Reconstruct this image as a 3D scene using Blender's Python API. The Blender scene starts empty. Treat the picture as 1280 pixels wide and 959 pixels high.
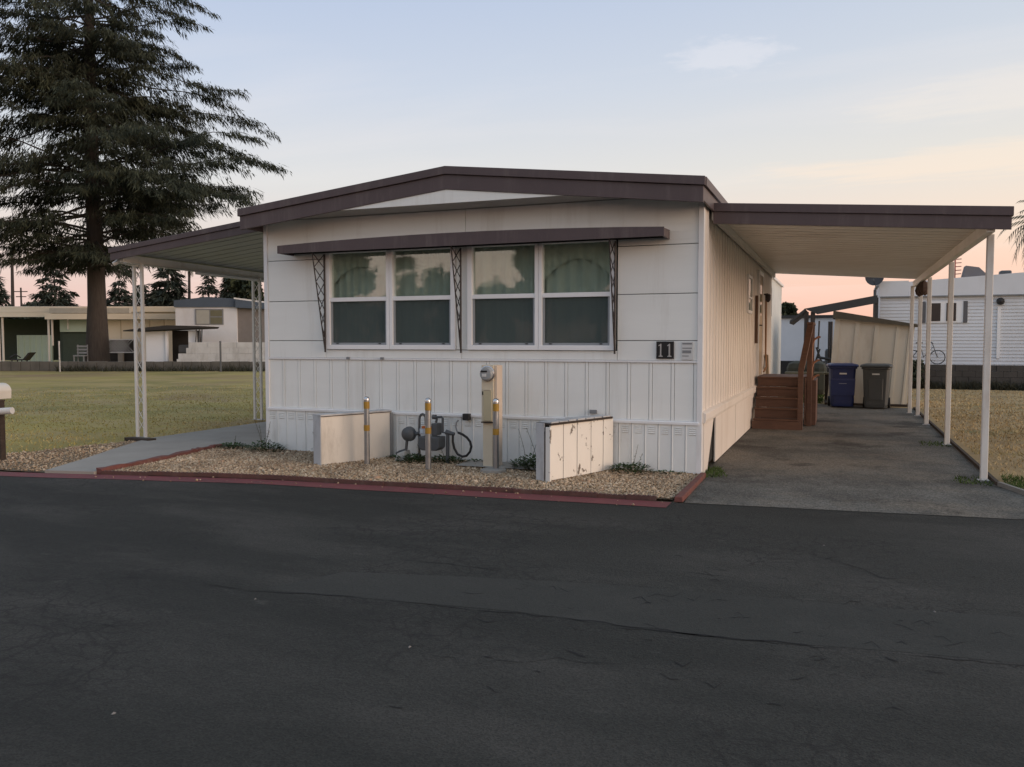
import bpy, math, random
import numpy as np
from mathutils import Vector, Matrix, noise as mnoise
random.seed(11); RNG = np.random.default_rng(11)
S = bpy.context.scene
COL = S.collection
R = math.radians
# ------------------------------------------------------------------ camera
HC = 1.6
PHI, TH = R(21.49), R(2.945)
cd = bpy.data.cameras.new('camera'); cam = bpy.data.objects.new('camera', cd); COL.objects.link(cam)
cam.location = (0, 0, HC); cam.rotation_euler = (R(90) - TH, 0, PHI)
cd.sensor_width = 36; cd.lens = 36 * 1040 / 1280; cd.clip_start = .05; cd.clip_end = 3000
S.camera = cam
# ------------------------------------------------------------------ sky: dusk, afterglow low in the right
SUN_EL, SUN_AZ = 7.0, (0.994, -0.109)          # horizontal direction towards the glow
w = bpy.data.worlds.new('World'); S.world = w; w.use_nodes = True
nt = w.node_tree; nt.nodes.clear()
def WN(t, **k):
    n = nt.nodes.new(t)
    for a, b in k.items(): setattr(n, a, b)
    return n
out = WN('ShaderNodeOutputWorld'); bg = WN('ShaderNodeBackground')
tc = WN('ShaderNodeTexCoord'); sep = WN('ShaderNodeSeparateXYZ')
nt.links.new(tc.outputs['Generated'], sep.inputs[0])
def ramp(stops):
    n = WN('ShaderNodeValToRGB'); e = n.color_ramp.elements
    while len(e) < len(stops): e.new(.5)
    for i, (p, c) in enumerate(stops): e[i].position = p; e[i].color = (*c, 1)
    return n
cool = ramp([(0.0, (.66, .44, .39)), (.05, (.69, .49, .44)), (.11, (.66, .58, .54)), (.18, (.60, .605, .615)), (.28, (.485, .54, .645)), (.40, (.375, .455, .62)), (1, (.40, .50, .61))])
warm = ramp([(0.0, (.94, .46, .29)), (.06, (.94, .55, .38)), (.12, (.86, .65, .48)), (.20, (.70, .65, .57)), (.30, (.56, .585, .61)), (.42, (.45, .51, .61)), (1, (.40, .50, .61))])
for n in (cool, warm): nt.links.new(sep.outputs['Z'], n.inputs[0])
dot = WN('ShaderNodeVectorMath', operation='DOT_PRODUCT'); dot.inputs[1].default_value = (*SUN_AZ, 0)
nt.links.new(tc.outputs['Generated'], dot.inputs[0])
mr = WN('ShaderNodeMapRange'); mr.inputs[1].default_value = -.75; mr.inputs[2].default_value = .55
nt.links.new(dot.outputs['Value'], mr.inputs[0])
mx = WN('ShaderNodeMix', data_type='RGBA')
nt.links.new(mr.outputs[0], mx.inputs[0]); nt.links.new(cool.outputs[0], mx.inputs[6]); nt.links.new(warm.outputs[0], mx.inputs[7])
# thin wisps of high cloud: noise on a flat cloud layer (direction divided by its height)
zc = WN('ShaderNodeMath', operation='MAXIMUM'); zc.inputs[1].default_value = .06
nt.links.new(sep.outputs['Z'], zc.inputs[0])
dv = WN('ShaderNodeVectorMath', operation='DIVIDE'); cmb = WN('ShaderNodeCombineXYZ')
for i in range(3): nt.links.new(zc.outputs[0], cmb.inputs[i])
nt.links.new(tc.outputs['Generated'], dv.inputs[0]); nt.links.new(cmb.outputs[0], dv.inputs[1])
mp = WN('ShaderNodeMapping'); mp.inputs['Rotation'].default_value = (0, 0, R(-22)); mp.inputs['Scale'].default_value = (.42, 1.15, 1)
mp.inputs['Location'].default_value = (1.3, .4, 0)
nt.links.new(dv.outputs[0], mp.inputs[0])
nz = WN('ShaderNodeTexNoise'); nz.inputs['Scale'].default_value = .75; nz.inputs['Detail'].default_value = 6; nz.inputs['Roughness'].default_value = .55; nz.inputs['Distortion'].default_value = .35
nt.links.new(mp.outputs[0], nz.inputs['Vector'])
cm = WN('ShaderNodeMapRange'); cm.inputs[1].default_value = .52; cm.inputs[2].default_value = .72; cm.inputs[4].default_value = .15
nt.links.new(nz.outputs[0], cm.inputs[0])
mc = WN('ShaderNodeMix', data_type='RGBA'); mc.inputs[7].default_value = (.84, .74, .69, 1)
nt.links.new(cm.outputs[0], mc.inputs[0]); nt.links.new(mx.outputs[2], mc.inputs[6])
sky = WN('ShaderNodeTexSky', sky_type='NISHITA'); sky.sun_disc = False; sky.sun_elevation = R(SUN_EL)
sky.sun_rotation = math.atan2(SUN_AZ[0], SUN_AZ[1]); sky.air_density = 1.4; sky.dust_density = 2
skm = WN('ShaderNodeMix', data_type='RGBA', blend_type='MULTIPLY'); skm.inputs[0].default_value = 1; skm.inputs[7].default_value = (.1, .1, .1, 1)
nt.links.new(sky.outputs[0], skm.inputs[6])
fin = WN('ShaderNodeMix', data_type='RGBA'); fin.inputs[0].default_value = .94
# two soft clouds in the cloud layer: a small wisp high up, a long peach streak low on the right
skycol = mc.outputs[2]
def cloud(az, el, hl, hr, col, amt, seed):
    '''az: degrees right of the camera's heading, el: degrees up; half sizes across and along in the cloud layer'''
    global skycol
    hd = -math.radians(21.49) + math.radians(az); fx, fy = math.sin(hd), math.cos(hd); k = 1 / math.tan(math.radians(el))
    sb = WN('ShaderNodeVectorMath', operation='SUBTRACT'); sb.inputs[1].default_value = (fx * k, fy * k, 1); nt.links.new(dv.outputs[0], sb.inputs[0])
    a = WN('ShaderNodeVectorMath', operation='DOT_PRODUCT'); a.inputs[1].default_value = (fy / hl, -fx / hl, 0); b = WN('ShaderNodeVectorMath', operation='DOT_PRODUCT'); b.inputs[1].default_value = (fx / hr, fy / hr, 0)
    cc = WN('ShaderNodeCombineXYZ'); ln = WN('ShaderNodeVectorMath', operation='LENGTH')
    for i, q in enumerate((a, b)): nt.links.new(sb.outputs[0], q.inputs[0]); nt.links.new(q.outputs['Value'], cc.inputs[i])
    nt.links.new(cc.outputs[0], ln.inputs[0])
    n = WN('ShaderNodeTexNoise'); n.inputs['Scale'].default_value = 1.6; n.inputs['Detail'].default_value = 7; n.inputs['Roughness'].default_value = .62
    ad = WN('ShaderNodeVectorMath', operation='ADD'); ad.inputs[1].default_value = (seed, seed * 2, 0); nt.links.new(cc.outputs[0], ad.inputs[0]); nt.links.new(ad.outputs[0], n.inputs['Vector'])
    m1 = WN('ShaderNodeMath', operation='MULTIPLY_ADD'); m1.inputs[1].default_value = -2.6; nt.links.new(n.outputs[0], m1.inputs[0]); nt.links.new(ln.outputs['Value'], m1.inputs[2])
    r = WN('ShaderNodeMapRange', interpolation_type='SMOOTHSTEP'); r.inputs[1].default_value = -.75; r.inputs[2].default_value = .25; r.inputs[3].default_value = amt; r.inputs[4].default_value = 0; nt.links.new(m1.outputs[0], r.inputs[0])
    x = WN('ShaderNodeMix', data_type='RGBA'); x.inputs[7].default_value = (*col, 1); nt.links.new(r.outputs[0], x.inputs[0]); nt.links.new(skycol, x.inputs[6]); skycol = x.outputs[2]
cloud(14.2, 18.0, .15, .15, (.76, .73, .75), .30, 3.1)
cloud(29.0, 10.6, .95, .40, (.90, .70, .53), .34, 5.7)
cloud(33.0, 14.2, .60, .30, (.82, .72, .62), .25, 8.3)
nt.links.new(skm.outputs[2], fin.inputs[6]); nt.links.new(skycol, fin.inputs[7])
nt.links.new(fin.outputs[2], bg.inputs[0]); bg.inputs[1].default_value = 1.0
nt.links.new(bg.outputs[0], out.inputs[0])
# ------------------------------------------------------------------ the last soft sunlight
sl = bpy.data.lights.new('sun', 'SUN'); sun = bpy.data.objects.new('sun', sl); COL.objects.link(sun)
sl.energy = 1.7; sl.angle = R(38); sl.color = (1, .74, .56)
d = Vector((SUN_AZ[0] * math.cos(R(SUN_EL)), SUN_AZ[1] * math.cos(R(SUN_EL)), math.sin(R(SUN_EL))))
sun.rotation_euler = d.to_track_quat('Z', 'Y').to_euler()
S.view_settings.view_transform = 'Standard'; S.view_settings.look = 'None'
S.view_settings.exposure = 0.38; S.view_settings.gamma = 1; S.view_settings.use_curve_mapping = False
S.render.engine = 'CYCLES'
S.cycles.max_bounces = 6; S.cycles.transparent_max_bounces = 10; S.cycles.use_denoising = True
# ------------------------------------------------------------------ projection helpers: where a picture point stands in the world
FW = np.array([-math.sin(PHI) * math.cos(TH), math.cos(PHI) * math.cos(TH), -math.sin(TH)])
RT = np.array([math.cos(PHI), math.sin(PHI), 0.]); UP = np.cross(RT, FW); CP = np.array([0, 0, HC])
def ray(x, y): return FW * 1040 + RT * (x - 640) - UP * (y - 479.5)
def gp(x, y, z=0.):
    r = ray(x, y); return CP + r * ((z - HC) / r[2])
def at(x, y, D): return CP + ray(x, y) / 1040 * D
# ------------------------------------------------------------------ materials
MATS = {}
def mat(name, col, rough=.7, col2=None, scale=4., amt=.5, stretch=(1, 1, 1), bump=0., bscale=60., metal=0., spec=.4, island=0., detail=5., dirt=None, dscale=1.2, damt=.5, coat=0., dstretch=(1, 1, .35), dsharp=None):
    if name in MATS: return MATS[name]
    m = bpy.data.materials.new(name); m.use_nodes = True; t = m.node_tree; N = t.nodes; L = t.links
    b = N['Principled BSDF']; b.inputs['Roughness'].default_value = rough; b.inputs['Metallic'].default_value = metal
    b.inputs['Specular IOR Level'].default_value = spec; b.inputs['Coat Weight'].default_value = coat
    g = N.new('ShaderNodeNewGeometry'); src = None
    def mapped(st):
        q = N.new('ShaderNodeMapping'); q.inputs['Scale'].default_value = st; L.new(g.outputs['Position'], q.inputs[0]); return q.outputs[0]
    if col2 is None: col2 = tuple(c * .8 for c in col)
    n = N.new('ShaderNodeTexNoise'); n.inputs['Scale'].default_value = scale; n.inputs['Detail'].default_value = detail; n.inputs['Roughness'].default_value = .6
    L.new(mapped(stretch), n.inputs['Vector'])
    r = N.new('ShaderNodeMapRange'); r.inputs[1].default_value = .35; r.inputs[2].default_value = .68; r.inputs[4].default_value = amt
    L.new(n.outputs[0], r.inputs[0])
    x = N.new('ShaderNodeMix'); x.data_type = 'RGBA'; x.inputs[6].default_value = (*col, 1); x.inputs[7].default_value = (*col2, 1)
    L.new(r.outputs[0], x.inputs[0]); src = x.outputs[2]
    if dirt:
        n2 = N.new('ShaderNodeTexNoise'); n2.inputs['Scale'].default_value = dscale; n2.inputs['Detail'].default_value = 8; n2.inputs['Roughness'].default_value = .7
        L.new(mapped(dstretch), n2.inputs['Vector'])
        r2 = N.new('ShaderNodeMapRange'); r2.inputs[1].default_value = dsharp[0] if dsharp else .52; r2.inputs[2].default_value = dsharp[1] if dsharp else .80; r2.inputs[4].default_value = damt
        L.new(n2.outputs[0], r2.inputs[0])
        x2 = N.new('ShaderNodeMix'); x2.data_type = 'RGBA'; x2.inputs[7].default_value = (*dirt, 1)
        L.new(r2.outputs[0], x2.inputs[0]); L.new(src, x2.inputs[6]); src = x2.outputs[2]
    if island:
        h = N.new('ShaderNodeHueSaturation'); mm = N.new('ShaderNodeMapRange'); mm.inputs[3].default_value = 1 - island; mm.inputs[4].default_value = 1 + island
        L.new(g.outputs['Random Per Island'], mm.inputs[0]); L.new(mm.outputs[0], h.inputs['Value']); L.new(src, h.inputs['Color']); src = h.outputs[0]
    L.new(src, b.inputs['Base Color'])
    if bump:
        n3 = N.new('ShaderNodeTexNoise'); n3.inputs['Scale'].default_value = bscale; n3.inputs['Detail'].default_value = 4
        L.new(mapped(stretch), n3.inputs['Vector'])
        bp = N.new('ShaderNodeBump'); bp.inputs['Strength'].default_value = bump; bp.inputs['Distance'].default_value = .01
        L.new(n3.outputs[0], bp.inputs['Height']); L.new(bp.outputs[0], b.inputs['Normal'])
    MATS[name] = m
    return m
M = {}
M['siding'] = mat('white_siding', (.82, .84, .82), .5, (.76, .78, .76), 1.5, .7, (.4, 1, 2), bump=.35, bscale=2.2, dirt=(.46, .43, .37), dscale=1.0, damt=.42, dstretch=(3.2, 3.2, .28))
M['side_siding'] = mat('warm_lit_side_siding', (.76, .71, .655), .55, (.70, .645, .585), 1.5, .6, bump=.04, bscale=30, dirt=(.42, .33, .24), dscale=.9, damt=.5, dstretch=(2.5, 2.5, .35))  # warm evening light put into the side wall's colour
M['skirt'] = mat('painted_skirting', (.78, .81, .81), .6, (.68, .70, .69), 2.5, .6, bump=.06, bscale=25, dirt=(.36, .33, .28), dscale=1.5, damt=.6, dstretch=(3, 3, .5))
M['trim'] = mat('white_trim', (.78, .79, .80), .45, (.70, .70, .70), 3, .5, dirt=(.45, .42, .38), dscale=2.5, damt=.35)
M['vinyl'] = mat('white_vinyl', (.86, .87, .88), .35, (.75, .76, .77), 3, .4)
M['brown'] = mat('brown_fascia', (.080, .058, .061), .5, (.102, .076, .078), 1.3, .7, (1, 1, .5), bump=.03, bscale=20, dirt=(.16, .13, .12), dscale=2.0, damt=.8, dstretch=(3, 3, .4))
M['soffit'] = mat('soffit_paint', (.68, .68, .66), .7, (.60, .60, .58), 3, .6)
M['roofing'] = mat('roof_coating', (.55, .55, .54), .6, (.45, .45, .44), 2, .6)
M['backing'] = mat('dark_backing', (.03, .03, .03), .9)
M['iron'] = mat('wrought_iron', (.022, .016, .016), .45, (.04, .03, .028), 12, .5)
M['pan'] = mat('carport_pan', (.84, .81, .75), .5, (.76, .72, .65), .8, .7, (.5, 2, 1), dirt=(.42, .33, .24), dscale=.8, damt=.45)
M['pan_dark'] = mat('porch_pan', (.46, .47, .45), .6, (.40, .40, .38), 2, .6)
M['post'] = mat('white_post', (.70, .69, .66), .5, (.62, .60, .57), 5, .5, dirt=(.40, .30, .22), dscale=3.5, damt=.55)
M['asphalt'] = None
M['concrete'] = mat('path_concrete', (.33, .305, .272), .85, (.25, .232, .208), 1.6, .7, bump=.2, bscale=90, dirt=(.22, .20, .17), dscale=1.0, damt=.5)
M['redcurb'] = mat('red_painted_curb', (.165, .058, .048), .75, (.11, .045, .038), 6, .8, bump=.5, bscale=40, dirt=(.20, .15, .12), dscale=6, damt=.6)
M['edging'] = mat('edging_block', (.115, .052, .044), .85, (.075, .045, .040), 7, .8, bump=.5, bscale=50, dirt=(.16, .13, .11), dscale=5, damt=.5)
M['redpaint'] = mat('red_road_paint', (.185, .045, .048), .7, (.13, .038, .040), 3, .7, bump=.2, bscale=120, dirt=(.045, .042, .042), dscale=5, damt=.7)
M['soil'] = mat('dry_soil', (.20, .155, .10), .95, (.13, .10, .065), 3, .8, bump=.5, bscale=40)
M['wood'] = mat('redwood_stain', (.135, .072, .050), .6, (.090, .048, .035), 3, .8, (1, 6, 6), bump=.15, bscale=20, dirt=(.20, .11, .07), dscale=4, damt=.4)
M['galv'] = mat('galvanised_pipe', (.36, .37, .38), .38, (.27, .28, .29), 9, .7, metal=.75, dirt=(.20, .17, .14), dscale=7, damt=.4)
M['yellow'] = mat('yellow_reflector', (.36, .21, .03), .5, (.29, .165, .024), 14, .6)
M['beige'] = mat('beige_enamel', (.60, .54, .42), .45, (.54, .48, .36), 3, .5, dirt=(.30, .22, .15), dscale=4, damt=.4)
M['ply'] = mat('painted_plywood', (.74, .70, .63), .7, (.66, .62, .55), 2.2, .6, (1, 1, .5), bump=.08, bscale=25, dirt=(.24, .20, .15), dscale=3.2, damt=.6)
M['peel'] = mat('peeling_white_planks', (.80, .77, .71), .7, (.72, .69, .63), 2.2, .6, (1, 1, .5), bump=.15, bscale=25, dirt=(.10, .075, .055), dscale=7.5, damt=.9, dstretch=(1, 1, .7), dsharp=(.60, .63))
M['plytop'] = mat('grey_painted_board', (.50, .51, .52), .7, (.42, .43, .44), 4, .6, dirt=(.15, .12, .10), dscale=7, damt=.7)
M['rot'] = mat('rotten_wood', (.06, .045, .035), .95, (.03, .022, .018), 12, .8, bump=.5, bscale=50)
M['gas'] = mat('gas_grey', (.085, .095, .105), .5, (.06, .065, .07), 8, .6, dirt=(.12, .10, .085), dscale=8, damt=.4)
M['black'] = mat('black_rubber', (.018, .018, .019), .5, (.028, .028, .028), 9, .5)
M['chrome'] = mat('bright_metal', (.55, .55, .56), .25, (.45, .45, .46), 8, .4, metal=.9)
M['blue_bin'] = mat('blue_plastic', (.022, .034, .112), .42, (.016, .024, .085), 3, .6, bump=.04, bscale=60, dirt=(.06, .06, .07), dscale=4, damt=.3)
M['grey_bin'] = mat('grey_plastic', (.075, .08, .08), .45, (.055, .06, .06), 3, .6, bump=.04, bscale=60, dirt=(.11, .10, .09), dscale=4, damt=.3)
M['shed'] = mat('tan_shed_metal', (.62, .58, .49), .5, (.54, .50, .41), 1.5, .6, (1, 1, .4), dirt=(.24, .18, .12), dscale=2.2, damt=.5)
M['shedroof'] = mat('shed_roof', (.10, .085, .06), .7, (.07, .06, .042), 3, .7)
M['print'] = mat('pale_print', (.62, .62, .60), .6)
M['greyprint'] = mat('grey_print', (.22, .23, .24), .6)
M['num_black'] = mat('plaque_black', (.012, .013, .014), .4)
M['num_metal'] = mat('numeral_metal', (.42, .42, .41), .4, metal=.3)
M['curtain'] = mat('sheer_curtain', (.50, .535, .50), .9, (.36, .395, .37), 2.5, .7, (3, 1, 1))
M['bark'] = mat('cedar_bark', (.060, .050, .044), .95, (.034, .028, .025), 3, .8, (5, 5, .6), bump=1.0, bscale=8)
M['needle'] = mat('cedar_needles', (.044, .050, .031), .8, (.028, .035, .024), .3, .9, island=.55, spec=.2)
M['needle2'] = mat('far_conifer_needles', (.042, .050, .036), .85, (.028, .035, .028), .4, .8, island=.35, spec=.15)
M['leaf'] = mat('dark_broad_leaves', (.045, .058, .035), .7, (.030, .040, .024), .6, .8, island=.4, spec=.2)
M['weed'] = mat('weed_leaves', (.045, .085, .028), .6, (.03, .055, .02), 8, .8, island=.4)
M['drystem'] = mat('dry_stem', (.10, .085, .05), .8)
M['palm'] = mat('palm_frond', (.06, .075, .04), .7, (.045, .055, .03), 2, .7, island=.35)
def glass_mat():
    m = bpy.data.materials.new('window_glass'); m.use_nodes = True; t = m.node_tree; N = t.nodes; L = t.links; N.clear()
    o = N.new('ShaderNodeOutputMaterial'); a = N.new('ShaderNodeBsdfTransparent'); a.inputs[0].default_value = (.93, .97, .94, 1)
    g = N.new('ShaderNodeBsdfGlossy'); g.inputs['Roughness'].default_value = .02; g.inputs[0].default_value = (.95, .97, .96, 1)
    f = N.new('ShaderNodeLayerWeight'); f.inputs['Blend'].default_value = .35
    r = N.new('ShaderNodeMath'); r.operation = 'MULTIPLY_ADD'; r.inputs[1].default_value = .30; r.inputs[2].default_value = .095; r.use_clamp = True
    nz = N.new('ShaderNodeTexNoise'); nz.inputs['Scale'].default_value = 1.1; bp = N.new('ShaderNodeBump'); bp.inputs['Strength'].default_value = .06; bp.inputs['Distance'].default_value = .05
    L.new(nz.outputs[0], bp.inputs['Height']); L.new(bp.outputs[0], g.inputs['Normal'])
    x = N.new('ShaderNodeMixShader'); L.new(f.outputs['Facing'], r.inputs[0]); L.new(r.outputs[0], x.inputs[0]); L.new(a.outputs[0], x.inputs[1]); L.new(g.outputs[0], x.inputs[2]); L.new(x.outputs[0], o.inputs[0])
    return m
def screen_mat():
    m = bpy.data.materials.new('insect_screen'); m.use_nodes = True; t = m.node_tree; N = t.nodes; L = t.links; N.clear()
    o = N.new('ShaderNodeOutputMaterial'); a = N.new('ShaderNodeBsdfTransparent'); b = N.new('ShaderNodeBsdfDiffuse'); b.inputs[0].default_value = (.086, .110, .109, 1)
    x = N.new('ShaderNodeMixShader'); x.inputs[0].default_value = .74; L.new(a.outputs[0], x.inputs[1]); L.new(b.outputs[0], x.inputs[2]); L.new(x.outputs[0], o.inputs[0])
    return m
M['glass'] = glass_mat(); M['screen'] = screen_mat()
# ------------------------------------------------------------------ ground materials
def ground_mat(name, cols, scales, bump, bscale, rough=.95, voro=None, spec=.3, extra=None):
    """three tones laid over each other by noise at three scales, plus fine grain"""
    m = bpy.data.materials.new(name); m.use_nodes = True; t = m.node_tree; N = t.nodes; L = t.links
    b = N['Principled BSDF']; b.inputs['Roughness'].default_value = rough; b.inputs['Specular IOR Level'].default_value = spec
    g = N.new('ShaderNodeNewGeometry'); src = None
    for i, (c, s) in enumerate(zip(cols, scales)):
        if i == 0:
            v = N.new('ShaderNodeRGB'); v.outputs[0].default_value = (*c, 1); src = v.outputs[0]; continue
        n = N.new('ShaderNodeTexNoise'); n.inputs['Scale'].default_value = s[0]; n.inputs['Detail'].default_value = 7; n.inputs['Roughness'].default_value = .65
        mp = N.new('ShaderNodeMapping'); mp.inputs['Location'].default_value = (i * 7.3, i * 3.1, 0); mp.inputs['Rotation'].default_value = (0, 0, R(6)); mp.inputs['Scale'].default_value = s[4] if len(s) > 4 else (1, 1, 1)
        L.new(g.outputs['Position'], mp.inputs[0]); L.new(mp.outputs[0], n.inputs['Vector'])
        r = N.new('ShaderNodeMapRange'); r.inputs[1].default_value = s[1]; r.inputs[2].default_value = s[2]; r.inputs[4].default_value = s[3]
        L.new(n.outputs[0], r.inputs[0])
        x = N.new('ShaderNodeMix'); x.data_type = 'RGBA'; x.inputs[7].default_value = (*c, 1); L.new(r.outputs[0], x.inputs[0]); L.new(src, x.inputs[6]); src = x.outputs[2]
    hgt = None
    if voro:
        vo = N.new('ShaderNodeTexVoronoi'); vo.inputs['Scale'].default_value = voro[0]; L.new(g.outputs['Position'], vo.inputs['Vector'])
        h = N.new('ShaderNodeHueSaturation'); sp = N.new('ShaderNodeSeparateColor'); L.new(vo.outputs['Color'], sp.inputs[0])
        mm = N.new('ShaderNodeMapRange'); mm.inputs[3].default_value = 1 - voro[1]; mm.inputs[4].default_value = 1 + voro[1]
        L.new(sp.outputs[0], mm.inputs[0]); L.new(mm.outputs[0], h.inputs['Value']); L.new(src, h.inputs['Color']); src = h.outputs[0]; hgt = vo.outputs['Distance']
    if extra:   # crazed hairline cracking in worn patches
        nd = N.new('ShaderNodeTexNoise'); nd.inputs['Scale'].default_value = 3.; nd.inputs['Detail'].default_value = 5; L.new(g.outputs['Position'], nd.inputs['Vector'])
        ad = N.new('ShaderNodeMix'); ad.data_type = 'RGBA'; ad.blend_type = 'ADD'; ad.inputs[0].default_value = .45; L.new(g.outputs['Position'], ad.inputs[6]); L.new(nd.outputs['Color'], ad.inputs[7])
        mk = N.new('ShaderNodeTexNoise'); mk.inputs['Scale'].default_value = .55; mk.inputs['Detail'].default_value = 4; L.new(g.outputs['Position'], mk.inputs['Vector'])
        mr_ = N.new('ShaderNodeMapRange'); mr_.inputs[1].default_value = .47; mr_.inputs[2].default_value = .56; L.new(mk.outputs[0], mr_.inputs[0])
        for sc_, th_ in ((2.3, .035), (6.5, .07)):
            ve = N.new('ShaderNodeTexVoronoi'); ve.feature = 'DISTANCE_TO_EDGE'; ve.inputs['Scale'].default_value = sc_; L.new(ad.outputs[2], ve.inputs['Vector'])
            q = N.new('ShaderNodeMapRange'); q.inputs[1].default_value = 0.; q.inputs[2].default_value = th_; q.inputs[3].default_value = .7; q.inputs[4].default_value = 0.; L.new(ve.outputs['Distance'], q.inputs[0])
            mu = N.new('ShaderNodeMath'); mu.operation = 'MULTIPLY'; L.new(q.outputs[0], mu.inputs[0]); L.new(mr_.outputs[0], mu.inputs[1])
            x = N.new('ShaderNodeMix'); x.data_type = 'RGBA'; x.inputs[7].default_value = (.016, .015, .014, 1); L.new(mu.outputs[0], x.inputs[0]); L.new(src, x.inputs[6]); src = x.outputs[2]
    L.new(src, b.inputs['Base Color'])
    n3 = N.new('ShaderNodeTexNoise'); n3.inputs['Scale'].default_value = bscale; n3.inputs['Detail'].default_value = 6; n3.inputs['Roughness'].default_value = .7; L.new(g.outputs['Position'], n3.inputs['Vector'])
    bp = N.new('ShaderNodeBump'); bp.inputs['Strength'].default_value = bump; bp.inputs['Distance'].default_value = .012; L.new(n3.outputs[0], bp.inputs['Height']); nrm = bp.outputs[0]
    if hgt is not None:
        b2 = N.new('ShaderNodeBump'); b2.inputs['Strength'].default_value = voro[2]; b2.inputs['Distance'].default_value = .006; L.new(hgt, b2.inputs['Height']); L.new(nrm, b2.inputs['Normal']); nrm = b2.outputs[0]
    L.new(nrm, b.inputs['Normal'])
    M[name] = m; return m
ground_mat('asphalt', [(.034, .0335, .029), (.021, .0215, .0185), (.052, .049, .043), (.080, .075, .066)],
           [None, (.35, .42, .60, .9, (.35, 1.2, 1)), (.8, .47, .64, .9, (.5, 1.4, 1)), (3.5, .62, .74, .6, (.6, 1.5, 1))], .8, 45, .88, (120, .30, .5), extra=True)
ground_mat('asphalt_patch', [(.040, .039, .034), (.030, .030, .026), (.052, .049, .043)], [None, (.6, .42, .64, .8, (.4, 1.2, 1)), (2.2, .5, .7, .6)], .35, 60, .85, (140, .2, .3))
ground_mat('driveway', [(.145, .138, .122), (.086, .082, .073), (.185, .160, .128), (.042, .037, .031)],
           [None, (.8, .42, .58, .9), (.55, .48, .60, .75), (.62, .52, .62, .85)], .8, 45, .9, (70, .42, .8))
ground_mat('lawn_green', [(.35, .275, .085), (.19, .165, .060), (.40, .29, .13), (.27, .18, .095)],
           [None, (.16, .44, .58, .8, (.7, 1, 1)), (.55, .46, .60, .7), (.11, .52, .62, .8)], .8, 18, .95)
ground_mat('lawn_dry', [(.35, .25, .125), (.21, .155, .080), (.14, .145, .050), (.42, .31, .18)],
           [None, (.9, .42, .66, .8), (.42, .56, .70, .8), (1.9, .52, .75, .7)], .8, 18, .95)
ground_mat('dirt', [(.16, .125, .085), (.10, .08, .055), (.21, .17, .12)], [None, (1.2, .4, .66, .8), (3.0, .5, .7, .7)], .7, 25, .95)
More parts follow.
